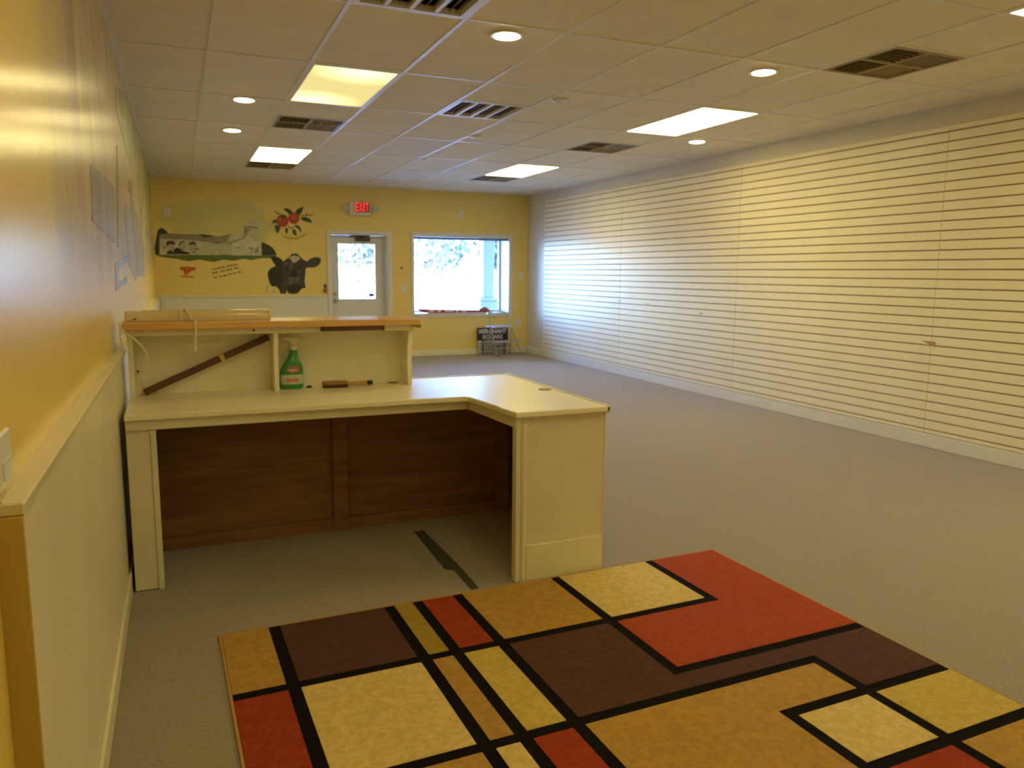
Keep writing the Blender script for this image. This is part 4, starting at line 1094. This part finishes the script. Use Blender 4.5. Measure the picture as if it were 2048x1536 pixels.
# long dark stick leaning across the left bay
st = thing('leaning_stick', 'long dark brown wooden stick with yellow tape leaning in the counter bay', 'stick', (-0.19, 4.09, DT))
a, c = Vector((-0.176, 4.112, DT + 0.014)), Vector((0.412, 4.118, 1.058))
d = (c - a).normalized()
n = Vector((-d.z, 0, d.x))


def stick_part(t0, t1, w, e):
    p, q = a + d * t0, a + d * t1
    return MB().prism([(p.x - n.x * w, p.z - n.z * w), (q.x - n.x * w, q.z - n.z * w), (q.x + n.x * w, q.z + n.z * w), (p.x + n.x * w, p.z + n.z * w)], 4.104 - e, 4.124 + e, 'y')


L_ = (c - a).length
obj('shaft', stick_part(0, L_, 0.0165, 0), M_WALNUT, st, 0.002)
obj('tape_band', stick_part(L_ * 0.60, L_ * 0.632, 0.0172, 0.0008), mat('yellow_tape', (0.62, 0.44, 0.06), 0.5), st)

# fluorescent strip fitting lying on the pine shelf
fx = thing('strip_light', 'unplugged white strip light fitting with cord lying on the pine shelf', 'strip light', (0.09, 4.12, 1.148))
M_ENAMEL = mat('aged_white_enamel', (0.82, 0.72, 0.48), 0.28, var=0.06, vscale=6)
M_TUBE = mat('frosted_tube_cover', (0.78, 0.64, 0.36), 0.14, spec=0.8)
obj('end_block', box(-0.240, -0.168, 4.085, 4.155, 1.148, 1.196), M_ENAMEL, fx, 0.004)
obj('base_channel', box(-0.168, 0.425, 4.088, 4.152, 1.148, 1.160), M_ENAMEL, fx, 0.003)
pts = [(4.088 + 0.032 - 0.032 * math.cos(PI * k / 10), 1.160 + 0.040 * math.sin(PI * k / 10) ** 0.7) for k in range(11)]
obj('tube_cover', MB().prism(pts, -0.168, 0.412, 'x'), M_TUBE, fx, smooth=True)
obj('end_cap', box(0.412, 0.425, 4.087, 4.153, 1.160, 1.197), M_ENAMEL, fx, 0.004)
obj('label_dot', box(-0.205, -0.190, 4.0835, 4.085, 1.156, 1.162), M_BLACK, fx)
M_CORD = mat('white_cord', (0.74, 0.68, 0.50), 0.45)


def smooth_path(p, k=6):
    p = [Vector(q) for q in p]
    out = []
    for i in range(len(p) - 1):
        p0, p1, p2, p3 = p[max(i - 1, 0)], p[i], p[i + 1], p[min(i + 2, len(p) - 1)]
        for j in range(k):
            t = j / k
            out.append(0.5 * ((2 * p1) + (-p0 + p2) * t + (2 * p0 - 5 * p1 + 4 * p2 - p3) * t * t + (-p0 + 3 * p1 - 3 * p2 + p3) * t ** 3))
    out.append(p[-1])
    return out


cord = obj('cord', MB().tube(smooth_path([(0.02, 4.165, 1.153), (0.015, 4.165, 1.19), (0.022, 4.12, 1.207), (0.038, 4.082, 1.19), (0.052, 4.055, 1.156), (0.062, 3.99, 1.153), (0.066, 3.942, 1.150), (0.066, 3.934, 1.10), (0.060, 3.934, 1.045)]), 0.0048, 8), M_CORD, fx, smooth=True)
obj('plug', MB().tube([(0.060, 3.934, 1.046), (0.058, 3.934, 1.022), (0.056, 3.934, 1.012)], [0.008, 0.011, 0.0085], 10), M_CORD, cord, smooth=True)
obj('cord_wrap', MB().tube(smooth_path([(0.002, 4.084, 1.158), (0.006, 4.090, 1.192), (0.018, 4.12, 1.208), (0.030, 4.150, 1.192), (0.034, 4.156, 1.158)]), 0.0048, 8), M_CORD, fx, smooth=True)
obj('cord_loop', MB().tube(smooth_path([(-0.236, 4.06, 1.153), (-0.250, 3.99, 1.150), (-0.252, 3.938, 1.140), (-0.236, 3.925, 1.110), (-0.195, 3.93, 1.075), (-0.160, 3.94, 1.03), (-0.148, 3.95, 0.975), (-0.165, 3.97, 0.925), (-0.198, 4.0, 0.905), (-0.208, 4.06, 0.908), (-0.206, 4.118, 0.91)]), 0.0048, 8), M_CORD, fx, smooth=True)
obj('cord_tail', MB().tube(smooth_path([(-0.250, 3.94, 1.138), (-0.2535, 3.935, 1.10), (-0.248, 3.93, 1.06), (-0.243, 3.93, 1.02)]), 0.0048, 8), M_CORD, fx, smooth=True)

# spray bottle
bx, by = 0.520, 4.105
sp = thing('spray_bottle', 'green cleaner spray bottle with white trigger on the counter', 'bottle', (bx, by, DT))
M_GREEN = mat('green_plastic', (0.035, 0.24, 0.055), 0.22, spec=0.6)
prof = [(0.050, 0.0), (0.056, 0.006), (0.0575, 0.03), (0.0565, 0.06), (0.0575, 0.085), (0.0565, 0.10), (0.050, 0.120), (0.040, 0.137), (0.032, 0.150), (0.026, 0.166), (0.0215, 0.182), (0.0195, 0.196), (0.019, 0.205)]
n_ = 28
b = MB()
for r, z in prof:
    off = max(0, (z - 0.09)) * 0.12
    for j in range(n_):
        t_ = 2 * PI * j / n_
        cx_, sy_ = math.cos(t_), math.sin(t_)
        ex_ = abs(cx_) ** 0.75 * (1 if cx_ >= 0 else -1)
        ey_ = abs(sy_) ** 0.75 * (1 if sy_ >= 0 else -1)
        b.v.append((bx + r * ex_ + off, by + min(r, 0.036) * ey_, DT + z))
for k in range(len(prof) - 1):
    for j in range(n_):
        j2 = (j + 1) % n_
        b.f.append((k * n_ + j, k * n_ + j2, (k + 1) * n_ + j2, (k + 1) * n_ + j))
b.f.append(tuple(range(n_ - 1, -1, -1)))
b.f.append(tuple((len(prof) - 1) * n_ + j for j in range(n_)))
obj('bottle_body', b, M_GREEN, sp, smooth=True)
# wrap label, lower half
b = MB()
lab = [(0.0575, 0.026), (0.0592, 0.030), (0.0592, 0.072), (0.0575, 0.076)]
for r, z in lab:
    for j in range(15):
        t_ = PI + PI * j / 14
        cx_, sy_ = math.cos(t_), math.sin(t_)
        b.v.append((bx + r * abs(cx_) ** 0.75 * (1 if cx_ >= 0 else -1), by + (min(r, 0.036) + 0.0012) * abs(sy_) ** 0.75 * (1 if sy_ >= 0 else -1), DT + z))
for k in range(3):
    for j in range(14):
        b.f.append((k * 15 + j, k * 15 + j + 1, (k + 1) * 15 + j + 1, (k + 1) * 15 + j))
obj('wrap_label', b, mat('pale_label', (0.50, 0.60, 0.42), 0.4), sp, smooth=True, label='pale wrap label')
obj('red_print', box(bx - 0.032, bx + 0.030, by - 0.0392, by - 0.0380, DT + 0.040, DT + 0.056), mat('red_print', (0.60, 0.20, 0.13), 0.4), sp)
def oval(cx, cz, rx, rz, y0, y1, k=18):
    return MB().prism([(cx + rx * math.cos(2 * PI * i / k), cz + rz * math.sin(2 * PI * i / k)) for i in range(k)], y0, y1, 'y')


emb = obj('oval_emblem', oval(bx + 0.003, DT + 0.104, 0.032, 0.0185, by - 0.0385, by - 0.030), mat('red_emblem', (0.50, 0.14, 0.09), 0.4), sp, label='red oval emblem with pale centre')
obj('emblem_centre', oval(bx + 0.003, DT + 0.103, 0.022, 0.009, by - 0.0393, by - 0.0385), mat('emblem_pale', (0.50, 0.46, 0.36), 0.4), emb)
obj('emblem_band', box(bx - 0.016, bx + 0.022, by - 0.0398, by - 0.0393, DT + 0.107, DT + 0.112), mat('emblem_band', (0.14, 0.07, 0.07), 0.4), emb)
M_TRIG = mat('trigger_white', (0.76, 0.70, 0.50), 0.35)
tx = bx + 0.014
obj('collar', MB().lathe([(0.021, 0.203), (0.021, 0.222), (0.016, 0.226)], (tx, by, DT), 18), M_TRIG, sp, smooth=True)
obj('sprayer_head', MB().prism([(tx - 0.058, DT + 0.254), (tx - 0.058, DT + 0.266), (tx - 0.02, DT + 0.270), (tx + 0.018, DT + 0.268), (tx + 0.032, DT + 0.256), (tx + 0.030, DT + 0.242), (tx + 0.016, DT + 0.224), (tx - 0.014, DT + 0.224), (tx - 0.018, DT + 0.245), (tx - 0.03, DT + 0.252)], by - 0.012, by + 0.012, 'y'), M_TRIG, sp, 0.003)
obj('trigger', MB().prism([(tx - 0.024, DT + 0.252), (tx - 0.032, DT + 0.252), (tx - 0.044, DT + 0.225), (tx - 0.052, DT + 0.212), (tx - 0.046, DT + 0.210), (tx - 0.036, DT + 0.224)], by - 0.007, by + 0.007, 'y'), M_TRIG, sp, 0.001)
obj('nozzle', box(tx - 0.066, tx - 0.058, by - 0.007, by + 0.007, DT + 0.254, DT + 0.266), M_TRIG, sp, 0.001)

# counter brush, cap, clip
cb = thing('counter_brush', 'brown and tan hand brush lying on the counter', 'brush', (0.79, 4.075, DT))
obj('head', MB().prism([(0.668, 4.06), (0.69, 4.045), (0.74, 4.04), (0.80, 4.043), (0.80, 4.085), (0.74, 4.093), (0.69, 4.09), (0.668, 4.08)], DT + 0.014, DT + 0.034, 'z'), mat('tan_brush_wood', (0.40, 0.23, 0.07), 0.5, var=0.2, vscale=30), cb, 0.005)
obj('bristles', MB().prism([(0.672, 4.06), (0.69, 4.048), (0.74, 4.043), (0.798, 4.046), (0.798, 4.082), (0.74, 4.09), (0.69, 4.087), (0.672, 4.08)], DT, DT + 0.014, 'z'), mat('dark_bristle', (0.07, 0.028, 0.016), 0.9, bump=0.4, bscale=300), cb)
obj('handle', MB().prism([(0.80, 4.048), (0.905, 4.056), (0.905, 4.082), (0.80, 4.082)], DT + 0.006, DT + 0.026, 'z'), mat('amber_handle', (0.52, 0.30, 0.06), 0.4), cb, 0.004)
obj('grip_end', MB().prism([(0.905, 4.054), (0.930, 4.058), (0.938, 4.068), (0.930, 4.080), (0.905, 4.084)], DT + 0.005, DT + 0.028, 'z'), M_BLACK, cb, 0.004)
cp = thing('bottle_cap', 'tiny black cap lying beside the spray bottle', 'cap', (0.608, 4.11, DT))
obj('cap', MB().lathe([(0.013, 0.0), (0.0135, 0.006), (0.012, 0.009)], (0.608, 4.11, DT), 16), M_BLACK, cp, smooth=True)
obj('rim', MB().lathe([(0.0155, 0.0), (0.0155, 0.0025)], (0.608, 4.11, DT), 16), M_BLACK, cp)
pc = thing('wood_scrap', 'thin brown wood scrap in the right corner of the counter bay', 'scrap', (1.06, 4.13, DT))
obj('sliver', MB().prism([(1.03, 4.122), (1.086, 4.124), (1.09, 4.134), (1.034, 4.136)], DT, DT + 0.005, 'z'), M_WALNUT, pc, 0.001)
obj('splinter', MB().prism([(1.05, 4.117), (1.09, 4.119), (1.06, 4.121)], DT, DT + 0.002, 'z'), M_WALNUT, pc)

# dark strip on the carpet in the kneehole
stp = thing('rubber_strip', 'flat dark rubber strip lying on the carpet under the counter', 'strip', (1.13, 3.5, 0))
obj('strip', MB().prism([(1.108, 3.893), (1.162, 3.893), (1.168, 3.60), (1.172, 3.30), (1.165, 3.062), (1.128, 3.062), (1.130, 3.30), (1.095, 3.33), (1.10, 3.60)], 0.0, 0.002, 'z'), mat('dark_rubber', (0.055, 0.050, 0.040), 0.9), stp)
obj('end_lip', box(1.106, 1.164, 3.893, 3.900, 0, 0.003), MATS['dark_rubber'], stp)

# ---------------------------------------------------------------- area rug
RUG = {'gold': (0.54, 0.31, 0.075), 'brown': (0.115, 0.055, 0.042), 'olive': (0.42, 0.29, 0.050), 'red': (0.38, 0.058, 0.022), 'cream': (0.80, 0.59, 0.22), 'lemon': (0.66, 0.48, 0.12), 'tan': (0.52, 0.30, 0.08), 'rust': (0.46, 0.085, 0.035), 'black': (0.012, 0.010, 0.009)}


def rugmat(k):
    c = RUG[k]
    return mat('rug_' + k, c, 0.95, col2=tuple(q * 0.82 for q in c), vscale=45, bump=0.6, bscale=300, spec=0.05)


rug = thing('area_rug', 'geometric area rug of red, brown, gold and cream blocks with black lines', 'rug', (0.084, 2.997, 0))
RW, RL, TH = 2.345, 3.2, 0.024
ca, sa = math.cos(TH), math.sin(TH)
o0 = Vector((0.084, 2.997))


def rp(u, v):
    """rug coordinates (u to the right, v towards the viewer) on the floor"""
    return (o0.x + u * ca + v * sa, o0.y + u * sa - v * ca)


def rquad(u0, u1, v0, v1, z0, z1):
    return MB().prism([rp(u0, v0), rp(u1, v0), rp(u1, v1), rp(u0, v1)], z0, z1, 'z')


obj('backing', rquad(0, RW, 0, RL, 0.0, 0.008), rugmat('black'), rug)
M_BIND = mat('rug_binding', (0.44, 0.25, 0.08), 0.9)
for q in ((-0.006, 0.003, 0, RL), (RW - 0.003, RW + 0.006, 0, RL), (-0.006, RW + 0.006, -0.008, 0.001)):
    obj('bound_edge', rquad(*q, 0.0, 0.0085), M_BIND, rug)
hw = 0.0215


def U(x, y):
    dx_, dy_ = x - o0.x, y - o0.y
    return dx_ * ca + dy_ * sa


def block(poly, k):
    obj('colour_block', MB().prism([rp(*p) for p in poly], 0.008, 0.0098, 'z'), rugmat(k), rug, 0.0006)


def rect(u0, u1, v0, v1, k):
    block([(u0, v0), (u1, v0), (u1, v1), (u0, v1)], k)


V1, V2, V3, V4, V5, V6, V7, V8 = 0.197, 0.660, 0.782, 0.962, 1.440, 1.953, 1.953, 1.608
H1, H2, H3, H4, H5 = 0.482, 0.922, 1.055, 1.285, 1.590
E0 = 0.004
rect(E0, V1 - hw, E0, H1 - hw, 'gold')
rect(V1 + hw, V2 - hw, E0, H1 - hw, 'brown')
rect(V2 + hw, V3 - hw, E0, H1 - hw, 'olive')
rect(V3 + hw, V4 - hw, E0, H1 - hw, 'red')
rect(V4 + hw, V5 - hw, E0, H1 - hw, 'gold')
rect(V5 + hw, V6 - hw, E0, H1 - hw, 'cream')
block([(V6 + hw, E0), (RW - E0, E0), (RW - E0, H2 - hw), (V5 + hw, H2 - hw), (V5 + hw, H1 + hw), (V6 + hw, H1 + hw)], 'rust')
rect(E0, V1 - hw, H1 + hw, H3 + 0.35, 'red')
rect(V1 + hw, V2 - hw, H1 + hw, H3 - hw, 'cream')
rect(V2 + hw, V3 - hw, H1 + hw, H3 - hw, 'tan')
rect(V3 + hw, V4 - hw, H1 + hw, H3 - hw, 'lemon')
block([(V4 + hw, H1 + hw), (V5 - hw, H1 + hw), (V5 - hw, H2 + hw), (RW - E0, H2 + hw), (RW - E0, H4 - hw), (V7 + hw, H4 - hw), (V7 + hw, H3 - hw), (V4 + hw, H3 - hw)], 'brown')
block([(V4 + hw, H3 + hw), (V7 - hw, H3 + hw), (V7 - hw, H4 - hw), (V8 - hw, H4 - hw), (V8 - hw, 2.0), (V4 + hw, 2.0)], 'gold')
rect(V8 + hw, V7 - hw, H4 + hw, H5 - hw, 'cream')
rect(V7 + hw, RW - E0, H4 + hw, H5 - hw, 'lemon')
rect(V1 + hw, V2 - hw, H3 + hw, H3 + 0.35, 'gold')
rect(V2 + hw, V3 - hw, H3 + hw, H3 + 0.35, 'cream')
rect(V3 + hw, V4 - hw, H3 + hw, H3 + 0.35, 'red')
rect(V8 + hw, V7 - hw, H5 + hw, 2.0, 'red')
rect(V7 + hw, RW - E0, H5 + hw, 2.0, 'gold')
rect(E0, V1 - hw, 1.45, 2.1, 'cream')
rect(V1 + hw, V4 - hw, 1.45, 2.1, 'brown')
rect(E0, V4 - hw, 2.15, RL - E0, 'gold')
rect(V4 + hw, V7 - hw, 2.045, 2.7, 'rust')
rect(V7 + hw, RW - E0, 2.045, 2.7, 'brown')
rect(V4 + hw, RW - E0, 2.745, RL - E0, 'cream')

# ---------------------------------------------------------------- by the window: banner, yard sign, step stool
bn = thing('banner', 'folded red banner with white letter shapes lying on the window sill', 'banner', (4.3, 12.49, WZ0 + 0.012))
zb = WZ0 + 0.012
M_RED = mat('red_banner_vinyl', (0.42, 0.045, 0.055), 0.4, var=0.15, vscale=6)
M_LETTER = mat('banner_white', (0.74, 0.68, 0.66), 0.4)
obj('cloth', MB().prism([(3.63, zb + 0.070), (3.66, zb + 0.076), (3.85, zb + 0.064), (4.2, zb + 0.056), (4.6, zb + 0.042), (4.95, zb + 0.024), (4.97, zb), (3.85, zb), (3.74, zb + 0.012)], 12.47, 12.50, 'y'), M_RED, bn, 0.004)
obj('fold', MB().prism([(4.74, zb + 0.018), (4.77, zb + 0.06), (4.83, zb + 0.095), (4.88, zb + 0.092), (4.93, zb + 0.055), (4.965, zb + 0.020), (4.9, zb + 0.012)], 12.50, 12.58, 'y'), mat('brown_fold', (0.30, 0.14, 0.08), 0.5), bn, 0.006)
for pts in ([(3.83, 0.010), (3.86, 0.044), (3.91, 0.044), (3.935, 0.010)], [(3.985, 0.010), (3.995, 0.040), (4.045, 0.040), (4.06, 0.010)], [(4.11, 0.012), (4.115, 0.036), (4.27, 0.030), (4.28, 0.010)], [(4.31, 0.010), (4.32, 0.030), (4.36, 0.028), (4.37, 0.008)], [(4.42, 0.008), (4.43, 0.026), (4.50, 0.024), (4.52, 0.007)]):
    obj('letter_shape', MB().prism([(x, zb + z * 1.3) for x, z in pts], 12.4685, 12.4715, 'y'), M_LETTER, bn)

ys = thing('yard_sign', 'dark blue and white MERCHANT SQUARE sign leaning below the window', 'sign', (4.93, 12.36, 0))
M_NAVY = mat('sign_navy', (0.020, 0.022, 0.055), 0.4)
M_SIGNW = mat('sign_white', (0.55, 0.54, 0.52), 0.5, var=0.2, vscale=12)
sx0, sx1, sy_ = 4.655, 5.225, 12.33
hd = obj('header_board', box(sx0, sx1, sy_, sy_ + 0.02, 0.238, 0.458), M_NAVY, ys, 0.004)
me = stand_text(text_mesh('MERCHANT', 0.098, 0.0008, 0.004, 0.51), (sx0 + sx1) / 2, sy_ - 0.001, 0.392)
obj('lettering', me, mat('sign_letter_white', (0.70, 0.70, 0.68), 0.5), hd)
me = stand_text(text_mesh('SQUARE', 0.092, 0.0008, 0.004, 0.37), (sx0 + sx1) / 2 - 0.005, sy_ - 0.001, 0.295)
obj('lettering', me, MATS['sign_letter_white'], hd)
lo = obj('lower_board', box(sx0 + 0.012, sx1 - 0.012, sy_ + 0.004, sy_ + 0.02, 0.035, 0.236), M_SIGNW, ys, 0.003)
rr = random.Random(5)
for z in (0.185, 0.135, 0.085):
    x = sx0 + 0.05
    while x < sx1 - 0.09:
        w_ = rr.uniform(0.03, 0.075)
        obj('print_mark', box(x, x + w_, sy_ + 0.0025, sy_ + 0.004, z - 0.012, z + 0.012), mat('sign_print_grey', (0.16, 0.17, 0.19), 0.5), lo)
        x += w_ + 0.02
for x in (sx0 + 0.10, sx1 - 0.07):
    obj('leg', box(x - 0.010, x + 0.010, sy_ - 0.004, sy_ + 0.0035, 0.0, 0.236), M_BLACK, ys)

ss = thing('step_stool', 'folding silver two-step stool in front of the merchant sign', 'step stool', (5.05, 12.1, 0))
M_ALU = mat('satin_aluminium', (0.62, 0.62, 0.64), 0.32, metal=0.7)
M_TREAD = mat('grey_tread', (0.30, 0.31, 0.35), 0.6)
A0, A1 = Vector((4.695, 11.90, 0.64)), Vector((4.87, 11.96, 0.0))
B0, B1 = Vector((5.085, 12.00, 0.62)), Vector((5.40, 12.14, 0.0))
obj('hoop_handle', MB().tube(smooth_path([A0, A0 + Vector((-0.02, 0.01, 0.07)), A0 + Vector((0.02, 0.03, 0.105)), A0.lerp(B0, 0.5) + Vector((0, 0.02, 0.125)), B0 + Vector((-0.10, 0, 0.125)), B0 + Vector((-0.01, 0, 0.08)), B0]), 0.011, 8), M_ALU, ss, smooth=True)
obj('front_rail', MB().tube([A0, A0.lerp(A1, 0.5), A1], 0.011, 8), M_ALU, ss)
obj('front_rail', MB().tube([B0, B0.lerp(B1, 0.45), B1], 0.011, 8), M_ALU, ss)
C0, D0 = A0.lerp(A1, 0.22), B0.lerp(B1, 0.22)
C1, D1 = Vector((4.79, 12.27, 0.0)), Vector((5.24, 12.29, 0.0))
obj('rear_leg', MB().tube([C0, C1], 0.010, 8), M_ALU, ss)
obj('rear_leg', MB().tube([D0, D1], 0.010, 8), M_ALU, ss)
for p in (A1, B1, C1, D1):
    obj('foot', MB().tube([p, p + Vector((0, 0, 0.03))], 0.015, 8), M_BLACK, ss)
for z, t_, nm, ext in ((0.505, 0.19, 'top_step', 0.0), (0.245, 0.60, 'lower_step', 0.05)):
    p, q = A0.lerp(A1, t_), B0.lerp(B1, t_)
    w_ = Vector((q.x - p.x, q.y - p.y, 0))
    dpt = Vector((-w_.y, w_.x, 0)).normalized()
    e = w_.normalized()
    p, q = p + e * 0.012, q + e * ext
    f0, f1 = -0.06, 0.15
    poly = [(p + dpt * f0), (q + dpt * f0), (q + dpt * f1), (p + dpt * f1)]
    s_ = obj(nm, MB().prism([(v.x, v.y) for v in poly], z - 0.022, z, 'z'), M_ALU, ss, 0.004)
    poly = [(p + e * 0.02 + dpt * (f0 + 0.015)), (q - e * 0.02 + dpt * (f0 + 0.015)), (q - e * 0.02 + dpt * (f1 - 0.015)), (p + e * 0.02 + dpt * (f1 - 0.015))]
    obj('tread', MB().prism([(v.x, v.y) for v in poly], z, z + 0.003, 'z'), M_TREAD, s_)
obj('cross_brace', MB().tube([A0.lerp(A1, 0.8), B0.lerp(B1, 0.8)], 0.007, 6), M_ALU, ss)
